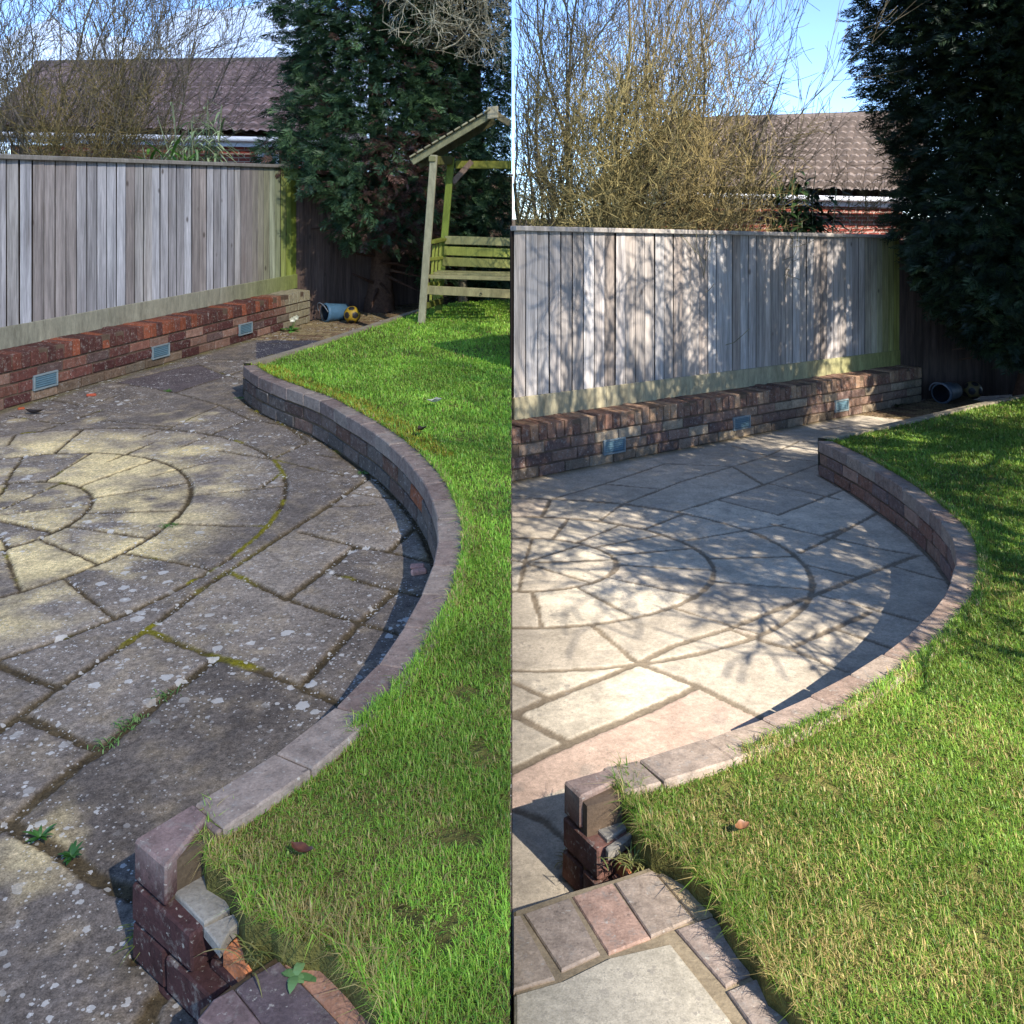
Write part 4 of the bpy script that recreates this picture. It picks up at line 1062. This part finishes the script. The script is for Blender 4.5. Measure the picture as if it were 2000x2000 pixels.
def bare_shrub(name, label, cat, s, bases, dirs, lens, rads, seed, c0, c1, kids=(6, 5, 3), spread=.5, up=.2, clip=None, group=None, minr=.0028, wig=.12, zbase=True):
    r = np.random.default_rng(seed); segs = []
    for p, d, l, ra in zip(bases, dirs, lens, rads): grow(np.array(p, float), unit(np.array(d, float)), l, ra, 0, segs, r, spread, up, kids, clip, wig)
    root = thing(name, label, cat, bases[0], group)
    A, B, ra, rb, lv, c = twig_mesh(segs, c0, c1, minr)
    m = lv <= 0; starts = np.array([any(np.abs(a - np.array(b0)).sum() < 1e-6 for b0 in bases) for a in A]); sid = np.cumsum(starts & m)
    for q in range(1, sid.max() + 1):
        k = m & (sid == q); st = MB(); st.tubes(A[k], B[k], ra[k], rb[k], c[k] * .9, 6); st.build('stem' if cat == 'shrub' else 'trunk', M['twig'], root, True)
    m = ~m
    if m.any(): tw = MB(); tw.tubes(A[m], B[m], ra[m], rb[m], c[m], 3); tw.build('twigs' if cat == 'shrub' else 'crown', M['twig'], root)
    return root, len(segs)
olive, ochre, greyb, dkb = lin(100, 92, 68), lin(150, 132, 84), lin(124, 114, 100), lin(70, 64, 52)
def shrub_row(s, Y, x0, x1, n, zlo, lean, seed, hgt, label, c0, c1, kids, spread=.45, rad=.022, jy=.4):
    r = np.random.default_rng(seed); bases = []; dirs = []; lens = []; rads = []
    for i in range(n):
        px = x0 + (x1 - x0) * (i + .5 + r.normal(0, .25)) / n; y = Y + r.normal(0, jy); X = (px - 1000) * y / F
        bases.append((X, y, float(gz(s, y)))); dirs.append((lean + r.normal(0, .16), r.normal(0, .1), 1)); lens.append(hgt * (.75 + .5 * r.random())); rads.append(rad * (.7 + .6 * r.random()))
    clip = (lambda q: q[0] < -.02) if s == 'L' else (lambda q: q[0] > .02)
    return bare_shrub('bare_shrub', label, 'shrub', s, bases, dirs, lens, rads, seed, c0, c1, kids, spread, .25, clip)
shrub_row('L', 10.6, -40, 120, 9, 0, .10, 101, 3.6, 'tall twiggy shrub of upright stems at the far left, behind the grey fence', olive, greyb, (7, 6, 4), .42)
shrub_row('L', 10.9, 130, 250, 7, 0, .22, 102, 3.4, 'tall twiggy shrub leaning right in front of the brown house roof', olive, greyb, (7, 6, 4), .42)
shrub_row('L', 10.3, -20, 230, 10, 0, .12, 103, 1.9, 'low ochre twig thicket just above the grey fence at left', lin(98, 90, 56), ochre, (8, 6, 4), .7, .008)
shrub_row('R', 9.4, 1020, 1170, 10, 0, .05, 104, 4.2, 'tall bare shrub rising left of the sunlit fence, against blue sky', lin(82, 78, 60), lin(112, 104, 88), (7, 5, 3), .36, .028)
shrub_row('R', 9.8, 1150, 1340, 9, 0, .22, 105, 4.1, 'tall bare shrub leaning right in front of the sunlit tiled roof', lin(82, 78, 60), lin(112, 104, 88), (7, 5, 3), .36, .028)
shrub_row('R', 9.0, 1015, 1250, 14, 0, .10, 106, 2.3, 'low olive twig thicket above the left part of the sunlit fence', lin(84, 82, 54), lin(142, 128, 84), (9, 7, 4), .75, .008)
shrub_row('R', 9.9, 1250, 1440, 13, 0, .10, 107, 2.5, 'bushy ochre twig thicket half covering the sunlit tiled roof', lin(88, 82, 56), lin(146, 128, 84), (8, 7, 4), .75, .008)

# lichen-pale bare branches over the left conifer
r = np.random.default_rng(5); bb = at(1040, 640, 9.6); bb = np.array([-.55, 10.4, float(gz('L', 10.4))])
bases = [bb]; dirs = [(-.02, -.08, 1)]; lens = [4.6]; rads = [.05]
segs = []
root = thing('bare_tree', 'pale lichen covered bare tree with crooked branches over the arbour roof', 'tree', bb)
tr = MB(); hs = np.linspace(0, 1, 9); TP = bb + np.c_[-.03 * np.sin(hs * 3), -.25 * hs, 4.2 * hs]; tr.tubes(TP[:-1], TP[1:], .055 * (1 - .5 * hs[:-1]), .055 * (1 - .5 * hs[1:]), lin(120, 112, 92), 8); tr.build('trunk', M['twig'], root, True)
for k in range(20):
    h0 = 3.1 + 1.2 * r.random(); p = bb + np.array([-.02, -.25 * h0 / 4.2, h0])
    tgt = at(790 + 195 * r.random(), 20 + 90 * r.random() ** 1.2, 8.6 + .8 * r.random()); v = tgt - p
    grow(p, unit(v + np.array([0, 0, .2])), np.linalg.norm(v) * 1.0, .016, 0, segs, r, .7, .0, (5, 4, 3), lambda q: q[0] < -.02 and HY - (q[2] - H) / q[1] * F < 60 + .3 * (1000 + q[0] / q[1] * F - 700) and 1000 + q[0] / q[1] * F > 735, .26)
A_, B_, ra, rb, lv, c = twig_mesh(segs, lin(150, 140, 112), lin(196, 188, 158), .0035); tw = MB(); tw.tubes(A_, B_, ra, rb, c, 4); tw.build('crown', M['twig'], root)
# the same kind of branches, few of them, before the right conifer
segs = []; bb = np.array([5.5, 8.6, float(gz('R', 8.6))]); root = thing('bare_tree', 'thin pale bare branches before the black green conifer at right', 'tree', bb)
tr = MB(); TP = bb + np.c_[.03 * np.sin(hs * 3), .1 * hs, 4.0 * hs]; tr.tubes(TP[:-1], TP[1:], .05 * (1 - .5 * hs[:-1]), .05 * (1 - .5 * hs[1:]), lin(120, 112, 92), 8); tr.build('trunk', M['twig'], root, True)
for k in range(4):
    h0 = 2.3 + 1.6 * r.random(); p = bb + np.array([0, .1 * h0 / 4, h0]); tgt = at(1850 + 130 * r.random(), 20 + 190 * r.random(), 8.3 + .4 * r.random()); v = tgt - p
    grow(p, unit(v), np.linalg.norm(v) * 1.0, .008, 0, segs, r, .7, -.05, (4, 3, 1), lambda q: 1000 + q[0] / q[1] * F > 1790 and HY - (q[2] - H) / q[1] * F < 230, .3)
A_, B_, ra, rb, lv, c = twig_mesh(segs, lin(104, 98, 78), lin(136, 128, 104), .0025); tw = MB(); tw.tubes(A_, B_, ra, rb, c, 4); tw.build('crown', M['twig'], root)

# strap-leaved and dark-leaved plants peeping over the fences
def strap_leaf(mb, p, d, L, w, col, sag=.6, n=6):
    p = np.array(p, float); d = unit(np.array(d, float)); h = unit(np.array([d[0], d[1], 0]) + 1e-6); sd = np.array([-h[1], h[0], 0])
    t = np.linspace(0, 1, n); c = p + np.outer(t * L, d) + np.outer(-(t ** 2) * sag * L, [0, 0, 1]) + np.outer(t ** 2 * L * .15, h)
    ww = w * np.sin(np.pi * (.12 + .88 * t)) ** .8
    V = np.concatenate([c + sd * ww[:, None] / 2, c - sd * ww[:, None] / 2 + [0, 0, .0]]); i = np.arange(n - 1)
    mb.add(V, np.stack([i, i + 1, i + 1 + n, i + n], -1), col)
def leafy(name, label, s, Y, px, ytop, n_stem, spreadpx, seed, cols, sag, L, w, per, ylow):
    r = np.random.default_rng(seed); X = (px - 1000) * Y / F; z0 = float(gz(s, Y)); root = thing(name, label, 'plant', (X, Y, z0))
    lf = MB()
    for i in range(n_stem):
        p = np.array([X + r.normal(0, .08), Y + r.normal(0, .1), z0]); top = at(px + r.normal(0, spreadpx), ytop + abs(r.normal(0, 40)), p[1]); top[1] = p[1]
        k = 6; t = np.linspace(0, 1, k); P = p + np.outer(t, top - p); P[:, 0] += .04 * np.sin(t * 4 + i)
        st = MB(); st.tubes(P[:-1], P[1:], np.full(k - 1, .007), np.full(k - 1, .005), lin(128, 132, 90), 5); st.build('stem', M['leaf'], root)
        zlow = at(px, ylow, Y)[2]
        for j in range(per):
            q = p + (top - p) * r.random() ** .6
            if q[2] < zlow - .1: q = top * .5 + q * .5
            a = r.random() * 2 * np.pi; strap_leaf(lf, q, (np.cos(a), np.sin(a), r.normal(.6, .4)), L * (.6 + .7 * r.random()), w * (.7 + .6 * r.random()), (cols[0] + (cols[1] - cols[0]) * r.random()) * (.8 + .4 * r.random()), sag)
    lf.build('leaves', M['leaf'], root)
leafy('bamboo_plant', 'tall pale green bamboo plume above the grey fence by the red house wall', 'L', 9.3, 388, 195, 12, 36, 201, (lin(120, 146, 92), lin(184, 196, 150)), .8, .26, .020, 22, 300)
leafy('strap_leaved_plant', 'bright green strap leaved plant peeping over the grey fence', 'L', 9.0, 350, 275, 11, 30, 202, (lin(62, 108, 40), lin(120, 164, 66)), .25, .32, .03, 9, 310)
leafy('leafy_shrub', 'dark glossy leafed shrub against the red house wall above the sunlit fence', 'R', 9.1, 1562, 318, 16, 34, 203, (lin(26, 40, 24), lin(60, 84, 44)), .7, .19, .045, 34, 440)

# ------------------------------------------------------------------ houses
def house(s, label, ridge, eave, Ye, Yr, wall_x, seed):
    """ridge / eave: picture points of their ends"""
    rp = [at(*ridge[0], Yr), at(*ridge[1], Yr)]; ep = [at(*eave[0], Ye), at(*eave[1], Ye)]
    zg = float(gz(s, 14)); root = thing('brick_house', label, 'house', (np.mean([ep[0][0], ep[1][0]]), Ye + 2, zg))
    # tiled slope
    mb = MB(); rows = 13; nc = 220
    u = np.linspace(0, 1, nc); wave = .045 * np.abs(np.sin(u * np.pi * 34)) ** .7
    V = []; 
    upn = unit(np.cross(ep[1] - ep[0], rp[0] - ep[0])); upn = upn if upn[2] > 0 else -upn
    for r_ in range(rows):
        for k, (f, lift) in enumerate(((r_ / rows, .10), ((r_ + 1) / rows, .0))):
            a = ep[0] + (rp[0] - ep[0]) * f; b = ep[1] + (rp[1] - ep[1]) * f
            V.append(a + np.outer(u, b - a) + (wave + lift + .004 * R.normal(0, 1, nc))[:, None] * upn)
    V = np.array(V); nr = len(V); i = np.arange(nr - 1)[:, None] * nc + np.arange(nc - 1)[None]
    tc = (lin(142, 124, 120) if s == 'L' else lin(122, 110, 102))[None] * (.75 + .5 * vnoise(np.tile(u * 68, nr), np.repeat(np.arange(nr) // 2 * 1.7, nc), seed)[:, None])
    mb.add(V.reshape(-1, 3), np.stack([i, i + 1, i + nc + 1, i + nc], -1).reshape(-1, 4), tc)
    ro = mb.build('roof', M['tile'], root)
    rb = MB(); rb.tubes([rp[0] + [0, 0, .02]], [rp[1] + [0, 0, .02]], [.1], [.1], lin(100, 90, 84), 8); rb.build('ridge_tile', M['tile'], ro, True)
    # hip and back slope close the roof
    back = [p + np.array([0, 2 * (Yr - Ye), 0]) for p in ep]
    hp = MB(); hp.add([ep[0], rp[0], back[0], ep[1], rp[1], back[1]], [np.array([[0, 1, 2], [3, 4, 5]]), np.array([[1, 4, 5, 2]])], lin(108, 98, 90)); hp.build('hip_slope', M['tile'], root)
    ft = MB(); dz = .2
    ft.box(ep[0] + [0, -.02, -dz], ep[1] - ep[0], [0, .05, 0], [0, 0, dz - .01], .006, lin(206, 208, 212)); ft.build('fascia', M['white'], root)
    gt = MB(); gt.tubes([ep[0] + [0, -.09, -.06]], [ep[1] + [0, -.09, -.06]], [.055], [.055], lin(214, 216, 220), 10); gt.build('gutter', M['white'], root, True)
    wl = MB(); zt = min(ep[0][2], ep[1][2]) - .1
    xa, xb = ep[0][0] + .3, ep[1][0] - .3
    wl.box((xa, Ye + .35, zg - .1), (xb - xa, 0, 0), (0, 2 * (Yr - Ye) - .7, 0), (0, 0, zt - zg + .1), .004, (.3, .1, .07)); wl.build('wall', M['wallbrick'], root)
    if wall_x:
        p0 = at(wall_x[0], wall_x[2], Ye + .34); p1 = at(wall_x[1], wall_x[3], Ye + .34); w = MB()
        for o, ex, ez in ((p0, [.06, 0, 0], p1[2] - p0[2]), ([p1[0] - .06, p0[1], p0[2]], [.06, 0, 0], p1[2] - p0[2])): w.box(np.array(o) - [0, .03, 0], ex, [0, .05, 0], [0, 0, ez], .004, lin(226, 228, 230))
        for z in (p0[2], p1[2] - .06): w.box([p0[0] + .061, p0[1] - .03, z], [p1[0] - p0[0] - .122, 0, 0], [0, .05, 0], [0, 0, .06], .004, lin(226, 228, 230))
        fr = w.build('window', M['white'], root); gl = MB(); gl.box([p0[0] + .05, p0[1] - .004, p0[2] + .05], [p1[0] - p0[0] - .1, 0, 0], [0, .01, 0], [0, 0, p1[2] - p0[2] - .1], .001, (.05, .05, .05)); gl.build('pane', M['glass'], fr)
house('L', 'brick bungalow with brown tiled roof behind the twiggy shrubs and bamboo', [(70, 128), (640, 120)], [(-30, 256), (640, 270)], 17.5, 21.0, (504, 545, 330, 278), 3)
house('R', 'brick bungalow with sunlit grey brown tiles behind the pale fence', [(1300, 241), (1810, 224)], [(1180, 372), (1810, 386)], 17.0, 20.5, None, 4)

# ------------------------------------------------------------------ small things
def rosette(name, label, s, px, py, z, n, L, w, seed, c0, c1, up=.35, cat='weed', flowers=0):
    r = np.random.default_rng(seed); X, Y = g(s, px, py, z); b = W(s, X, Y, z); root = thing(name, label, cat, b)
    m = MB()
    for i in range(n):
        a = 2 * np.pi * i / n + r.normal(0, .3); strap_leaf(m, b + [0, 0, .004], (np.cos(a), np.sin(a), up + r.normal(0, .25)), L * (.6 + .8 * r.random()), w * (.8 + .4 * r.random()), c0 + (c1 - c0) * r.random(), .35, 6)
    m.build('leaves', M['leaf'], root)
    if flowers:
        for i in range(flowers):
            a = r.random() * 6.28; t = b + np.array([np.cos(a) * .05, np.sin(a) * .03, .10 + .04 * r.random()]); f = MB(); f.tubes([b], [t], [.003], [.002], lin(120, 150, 80), 4)
            for k in range(5):
                q = a + k * 1.2566; v = np.array([np.cos(q), -.5 + .3 * np.sin(q), np.sin(q)]); sd = np.array([-np.sin(q), 0, np.cos(q)])
                f.add([t, t + v * .016 + sd * .011, t + v * .026, t + v * .016 - sd * .011], np.array([[0, 1, 2, 3]]), lin(236, 232, 200))
            f.build('flower', M['leaf'], root)
    return root
rosette('primrose', 'primrose with white flowers at the end of the dark red brick wall', 'L', 570, 647, 0, 9, .13, .05, 301, lin(70, 120, 50), lin(110, 160, 70), .5, 'flower', 4)
rosette('rosette_weed', 'round rosette weed growing on the orange brown edging brick', 'L', 577, 1910, ZS, 8, .026, .015, 302, lin(96, 140, 84), lin(130, 168, 108), .22)
rosette('dandelion_weed', 'leafy weed in the wide joint at the lower left corner', 'L', 78, 1640, 0, 13, .034, .008, 303, lin(52, 100, 36), lin(84, 134, 50), 1.0)
rosette('dandelion_weed', 'dark leafy weed beside the big pale slab, below the larger dark slab', 'L', 140, 1676, 0, 17, .034, .009, 304, lin(42, 84, 34), lin(70, 116, 46), .9)
rosette('rosette_weed', 'withered weed tuft at the end of the shaded tan wall', 'R', 1752, 796, 0, 8, .11, .02, 305, lin(60, 66, 36), lin(92, 90, 54), .9)
def tuft(label, s, px, py, z, n, L, seed, c0, c1, out=.6, name='grass_tuft'):
    r = np.random.default_rng(seed); X, Y = g(s, px, py, z); m = MB()
    for i in range(n):
        a = r.random() * 6.28; b = W(s, X + r.normal(0, .018), Y + r.normal(0, .012), z); strap_leaf(m, b, (np.cos(a) * out, np.sin(a) * out, .7 + r.random() * .5), L * (.5 + .8 * r.random()), .003, (c0 + (c1 - c0) * r.random()), .35 + .5 * r.random(), 6)
    return tag(m.build(name, M['grass']), label, 'grass')
tuft('spiky green grass tuft at the foot of the broken wall end', 'L', 322, 1830, 0, 120, .1, 311, lin(74, 112, 36), lin(160, 158, 70))
tuft('dry grass tuft in the shadow of the broken brick end', 'R', 1128, 1690, 0, 70, .06, 312, lin(110, 104, 60), lin(170, 156, 90))
tuft('wispy pale grass on the broken orange brick, left garden', 'L', 500, 1872, .15, 26, .09, 313, lin(110, 130, 60), lin(186, 170, 110))
tuft('wispy grass beside the broken brick of the sunlit step', 'R', 1240, 1690, .14, 60, .06, 314, lin(100, 124, 60), lin(170, 160, 100))
for k, (px, py) in enumerate(((318, 1362), (238, 1425), (215, 1455), (260, 1412))):
    tuft(('thin grass in the diagonal joint, highest of the four tufts', 'grass in the diagonal joint, second lowest of four tufts', 'grass in the diagonal joint, lowest of the four tufts', 'grass in the diagonal joint, second highest of four tufts')[k], 'L', px, py, -.005, 26, .035, 320 + k, lin(84, 130, 60), lin(130, 164, 90), .5, 'joint_grass')['group'] = 'grass tufts in the patio joint'
for k, (px, py, lab) in enumerate(((470, 778, 'low green weeds at the far corner of the curved wall'), (330, 764, 'low weeds along the edge of the slate dark slab'), (712, 925, 'low weeds in the joint by the middle of the curved wall'), (330, 1028, 'tiny green weed on the middle paving ring'))):
    tuft(lab, 'L', px, py, -.004, 60, .03, 330 + k, lin(70, 116, 50), lin(120, 160, 80), .9, 'joint_weed')
def leaf_bit(name, label, s, px, py, z, L, w, col, rot, curl=.45, cat='leaf'):
    X, Y = g(s, px, py, z); b = W(s, X, Y, z + .004); t = np.linspace(-1, 1, 7); u = np.linspace(-1, 1, 4); T, U = np.meshgrid(t, u, indexing='ij')
    wd = (1 - T ** 2) ** .6 * w / 2 * U * (.8 + .4 * vnoise(T * 9 + px, U * 3, 5)); lx = T * L / 2; zz = curl * L * (T ** 2 * .5 + (wd / L) ** 2 * 6)
    c, q = np.cos(rot), np.sin(rot); V = np.stack([b[0] + c * lx - q * wd, b[1] + q * lx + c * wd, b[2] + zz], -1).reshape(-1, 3)
    i = (np.arange(6)[:, None] * 4 + np.arange(3)[None]); m = MB(); m.add(V, np.stack([i, i + 1, i + 5, i + 4], -1).reshape(-1, 4), np.array(col)[None] * (.55 + .9 * R.random((len(V), 1))))
    return tag(m.build(name, M['leaf'], None, True), label, cat)
leaf_bit('fallen_leaf', 'dark brown fallen leaf on the grass near the broken wall end', 'L', 590, 1667, ZW - .006, .05, .022, lin(112, 66, 42), -.4)
leaf_bit('fallen_leaf', 'tan fallen leaf on the sunlit grass right of the broken wall end', 'R', 1450, 1622, ZW - .006, .038, .022, lin(150, 104, 70), .5)
leaf_bit('fallen_leaf', 'small white scrap of leaf on the far part of the bright lawn', 'L', 848, 787, ZW + .012, .09, .05, lin(196, 190, 170), .2)
leaf_bit('fallen_leaf', 'small dark curled leaf in the middle of the bright lawn', 'L', 823, 842, ZW + .01, .07, .04, lin(70, 56, 40), 1.0)
leaf_bit('fallen_leaf', 'black rotten leaf on the pale slab near the grey fence', 'L', 68, 808, .004, .12, .05, lin(48, 40, 34), .1)
def chip(name, label, s, px, py, dims, col, rot, seed, group=None):
    r = np.random.default_rng(seed); X, Y = g(s, px, py, .01); b = W(s, X, Y, -.003); c, q = np.cos(rot), np.sin(rot)
    ex = np.array([c, q, 0]) * dims[0]; ey = np.array([-q, c, 0]) * dims[1]; C = oc(b - ex / 2 - ey / 2, ex, ey, [0, 0, dims[2]]); C += r.normal(0, min(dims) * .12, C.shape); m = MB(); m.boxes(C, min(dims) * .3, col)
    return tag(m.build(name, M['stone']), label, 'stone', group)
chip('brick_chip', 'upper of two pink brick chips near the curved wall', 'L', 815, 1104, (.052, .026, .016), lin(214, 158, 138), .1, 401, 'pink chips on the patio')
chip('brick_chip', 'lower of two pink brick chips near the curved wall', 'L', 818, 1114, (.056, .026, .016), lin(220, 164, 142), .25, 402, 'pink chips on the patio')
chip('brick_chip', 'red brick flake on the slabs below the left brick wall', 'L', 178, 770, (.06, .035, .018), lin(186, 92, 66), .3, 403)
chip('brick_chip', 'small orange flake lying at the foot of the left brick wall', 'L', 41, 796, (.04, .03, .014), lin(170, 88, 56), .7, 404)
# blue bucket lying on its side, football
def bucket(s, px, py, rad, ln, col, label):
    X, Y = g(s, px, py, 0); b = W(s, X, Y, 0); root = thing('bucket', label, 'bucket', b); ax = unit(np.array([.75, .62, -.02])); sd = unit(np.cross(ax, [0, 0, 1])); up = np.cross(sd, ax)
    n = 28; an = np.linspace(0, 2 * np.pi, n, endpoint=False); prof = [(0, .86, 1), (0, .99, 1), (.02, 1.06, 1), (.035, 1.0, 1), (ln * .5, .93, 1), (ln, .84, 1), (ln, .02, 1)]; pin = [(0, .86, 0), (ln - .02, .8, 0), (ln - .02, .02, 0)]
    c0 = b + np.array([0, 0, rad * 1.0]); m = MB()
    for pr, cc in ((prof, col), (pin, lin(34, 38, 42))):
        V = np.concatenate([c0 + ax * t + rad * k * (np.outer(np.cos(an), sd) + np.outer(np.sin(an), up)) for t, k, _ in pr]); i = np.arange(n); j = (i + 1) % n
        m.add(V, np.concatenate([np.stack([i + a * n, j + a * n, j + a * n + n, i + a * n + n], -1) for a in range(len(pr) - 1)]), cc)
    m.build('body', M['plastic'], root, True)
    h = MB(); t = np.linspace(.15, np.pi - .15, 14); P = c0 - ax * .01 + rad * 1.08 * (np.outer(np.cos(t), sd) + np.outer(np.sin(t), up)) - np.outer(np.sin(t) * .05, ax); h.tubes(P[:-1], P[1:], np.full(13, .006), np.full(13, .006), lin(120, 124, 128), 6); h.build('handle', M['plastic'], root, True)
bucket('L', 634, 629, .098, .27, lin(78, 112, 134), 'blue plastic bucket on its side by the end of the brick wall')
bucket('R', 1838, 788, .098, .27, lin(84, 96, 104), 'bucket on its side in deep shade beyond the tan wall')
def ball(s, px, py, rad, c1, label):
    X, Y = g(s, px, py, 0); b = W(s, X, Y, 0); n = 40
    th, ph = np.meshgrid(np.linspace(0, np.pi, n), np.linspace(0, 2 * np.pi, 2 * n), indexing='ij'); D = np.stack([np.sin(th) * np.cos(ph), np.sin(th) * np.sin(ph), np.cos(th)], -1)
    f = (1 + 5 ** .5) / 2; ico = unit(np.array([[0, a, b_ * f] for a in (-1, 1) for b_ in (-1, 1)] + [[a, b_ * f, 0] for a in (-1, 1) for b_ in (-1, 1)] + [[b_ * f, 0, a] for a in (-1, 1) for b_ in (-1, 1)]))
    dt = (D @ ico.T).max(-1); dark = dt > .925; c = np.where(dark[..., None], lin(40, 38, 40), c1); V = b + np.array([0, 0, rad]) + D * rad * (1 - .02 * (np.abs(dt - .925) < .02))[..., None]
    i = np.arange(n - 1)[:, None] * 2 * n + np.arange(2 * n - 1)[None]; m = MB(); m.add(V.reshape(-1, 3), np.stack([i, i + 1, i + 2 * n + 1, i + 2 * n], -1).reshape(-1, 4), c.reshape(-1, 3))
    return tag(m.build('football', M['plastic'], None, True), label, 'ball')
ball('L', 688, 631, .088, lin(168, 136, 34), 'yellow football with black patches beside the blue bucket')
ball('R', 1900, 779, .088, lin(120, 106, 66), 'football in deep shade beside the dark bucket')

# ------------------------------------------------------------------ trees that throw the branch shadows (right of and behind the viewer)
def shade_tree(label, X, Y, fork, length, n, seed, kids=(6, 5, 3), open_=.55, rad=.026, lean=(0, 0)):
    r = np.random.default_rng(seed); z0 = float(gz('R', Y)); bb = np.array([X, Y, z0]); root = thing('bare_tree', label, 'tree', bb)
    f = bb + np.array([0, 0, fork]); tr = MB(); t = np.linspace(0, 1, 8); TP = bb + np.outer(t, [0, 0, fork]) + np.c_[.04 * np.sin(t * 5), .03 * np.sin(t * 4), 0 * t]
    tr.tubes(TP[:-1], TP[1:], .06 - .02 * t[:-1], .06 - .02 * t[1:], lin(96, 88, 74), 8); tr.build('trunk', M['twig'], root, True)
    segs = []
    for i in range(n):
        d = unit(np.array([lean[0] + r.normal(0, open_), lean[1] + r.normal(0, open_), 1])); grow(TP[-1] + r.normal(0, .02, 3), d, length * (.7 + .6 * r.random()), rad * (.6 + .6 * r.random()), 0, segs, r, .55, .1, kids, None, .16)
    A, B, ra, rb, lv, c = twig_mesh(segs, olive, greyb, .0055); tw = MB(); tw.tubes(A, B, ra, rb, c, 4); tw.build('crown', M['twig'], root)
shade_tree('bare branching tree on the lawn out to the right, shading the sunlit fence', 4.1, 5.0, 2.3, 1.6, 17, 501, (7, 6, 3), .27, .042)
shade_tree('bare tree behind the viewer on the right, dappling the far patio', 3.4, 2.9, 2.0, 1.4, 14, 502, (7, 6, 3), .8, .03)
shade_tree('bare tree farthest out to the right, dappling the wall foot', 4.7, 3.3, 2.5, 1.9, 20, 504, (7, 6, 3), .8, .03)
shade_tree('leaning bare tree just behind the viewer on the right, dappling the paved circle', 3.9, 1.4, 2.0, 1.8, 10, 505, (7, 6, 3), .5, .03, (-.75, .1))
conifer('conifer_tree', 'broad evergreen out to the right that keeps the corner in shade', 'R', (7.6, 6.2), .3, 8.5, lambda z, th: np.interp(z, [0, 1.5, 3, 7, 9], [.7, 1.1, 1.9, 1.9, .6]), 4200, (lin(26, 44, 32), lin(54, 74, 44)), lambda x: x > .1, size=(.5, .8))
conifer('conifer_tree', 'broad evergreen farther out to the right beyond the first', 'R', (9.6, 6.0), .3, 8.5, lambda z, th: np.interp(z, [0, 1.5, 3, 7, 9], [.7, 1.1, 1.9, 1.9, .6]), 3600, (lin(26, 44, 32), lin(54, 74, 44)), lambda x: x > .1, size=(.5, .8))

# ------------------------------------------------------------------ clouds: one added out of view to shade the uncleaned garden, a pale bank far behind it
def cloud(label, outline, zc, thick, lump, mat, step, seed):
    P = np.array(outline, float); lo, hi = P.min(0), P.max(0); X, Y = np.meshgrid(np.linspace(lo[0], hi[0], int((hi[0] - lo[0]) / step) + 2), np.linspace(lo[1], hi[1], int((hi[1] - lo[1]) / step) + 2))
    # outline followed row by row, so the rim is smooth
    ny, nx = X.shape
    for r_ in range(ny):
        y = min(max(Y[r_, 0], lo[1] + 1e-3), hi[1] - 1e-3); c = []
        for i in range(len(P)):
            (x1, y1), (x2, y2) = P[i], P[(i + 1) % len(P)]
            if (y1 > y) != (y2 > y): c.append(x1 + (y - y1) / (y2 - y1) * (x2 - x1))
        X[r_] = np.linspace(min(c), max(c), nx)
    u = np.linspace(0, 1, nx)[None]; v = np.linspace(0, 1, ny)[:, None]
    rim = np.clip(np.minimum(np.minimum(u, 1 - u) * nx, np.minimum(v, 1 - v) * ny) / 3, 0, 1) ** .5
    nz = fbm(X / lump, Y / lump, seed, 4)
    top = np.stack([X, Y, zc + rim * thick * (.4 + nz)], -1); bot = np.stack([X, Y, zc - rim * thick * (.3 + .5 * fbm(X / lump, Y / lump, seed + 9, 4))], -1)
    i = np.arange(ny - 1)[:, None] * nx + np.arange(nx - 1)[None]; q = np.stack([i, i + 1, i + nx + 1, i + nx], -1).reshape(-1, 4)
    m = MB(); m.add(top.reshape(-1, 3), q, (.9, .9, .9)); m.add(bot.reshape(-1, 3), q[:, ::-1], (.9, .9, .9)); o = struct(m.build('cloud', mat, None, True)); return o
HC = 40.0
off = np.array([SD.x, SD.y]) / SD.z * HC
shade = np.array([(0.05, -1.5), (.05, 5.8), (-.35, 7.0), (-.4, 9), (-1.6, 12), (-3.0, 26), (-14, 26), (-16, -1.5)])
cloud('shade_veil', shade + off, HC, 3.0, 6.0, m_cloud('shade_cloud', .51), .6, 91)  # unseen cloud, added and outlined to cut the sun over the left garden
def bank(x0, x1, Y, z0, z1, seed):
    nx, nz = 90, 26; u, v = np.meshgrid(np.linspace(0, 1, nx), np.linspace(0, 1, nz)); env = np.sin(np.pi * np.clip(u, 0, 1)) ** .4
    top = z0 + (z1 - z0) * (.55 + .6 * fbm(u * 7, 0 * u, seed, 4)) * env; Z = z0 + (top - z0) * v; X = x0 + (x1 - x0) * u
    dep = 60 * np.sqrt(np.clip(1 - (2 * v - 1) ** 2, 0, 1)) * (.4 + fbm(u * 9, v * 4, seed + 1, 4)) * env
    m = MB(); i = np.arange(nz - 1)[:, None] * nx + np.arange(nx - 1)[None]; q = np.stack([i, i + 1, i + nx + 1, i + nx], -1).reshape(-1, 4)
    m.add(np.stack([X, Y - dep, Z], -1).reshape(-1, 3), q, (.9, .9, .9)); m.add(np.stack([X, Y + dep, Z], -1).reshape(-1, 3), q[:, ::-1], (.9, .9, .9)); struct(m.build('cloud', M['far_cloud'], None, True))
M['far_cloud'] = m_cloud('far_cloud', .62)
bank(-900, -8, 1200, 4, 330, 95)
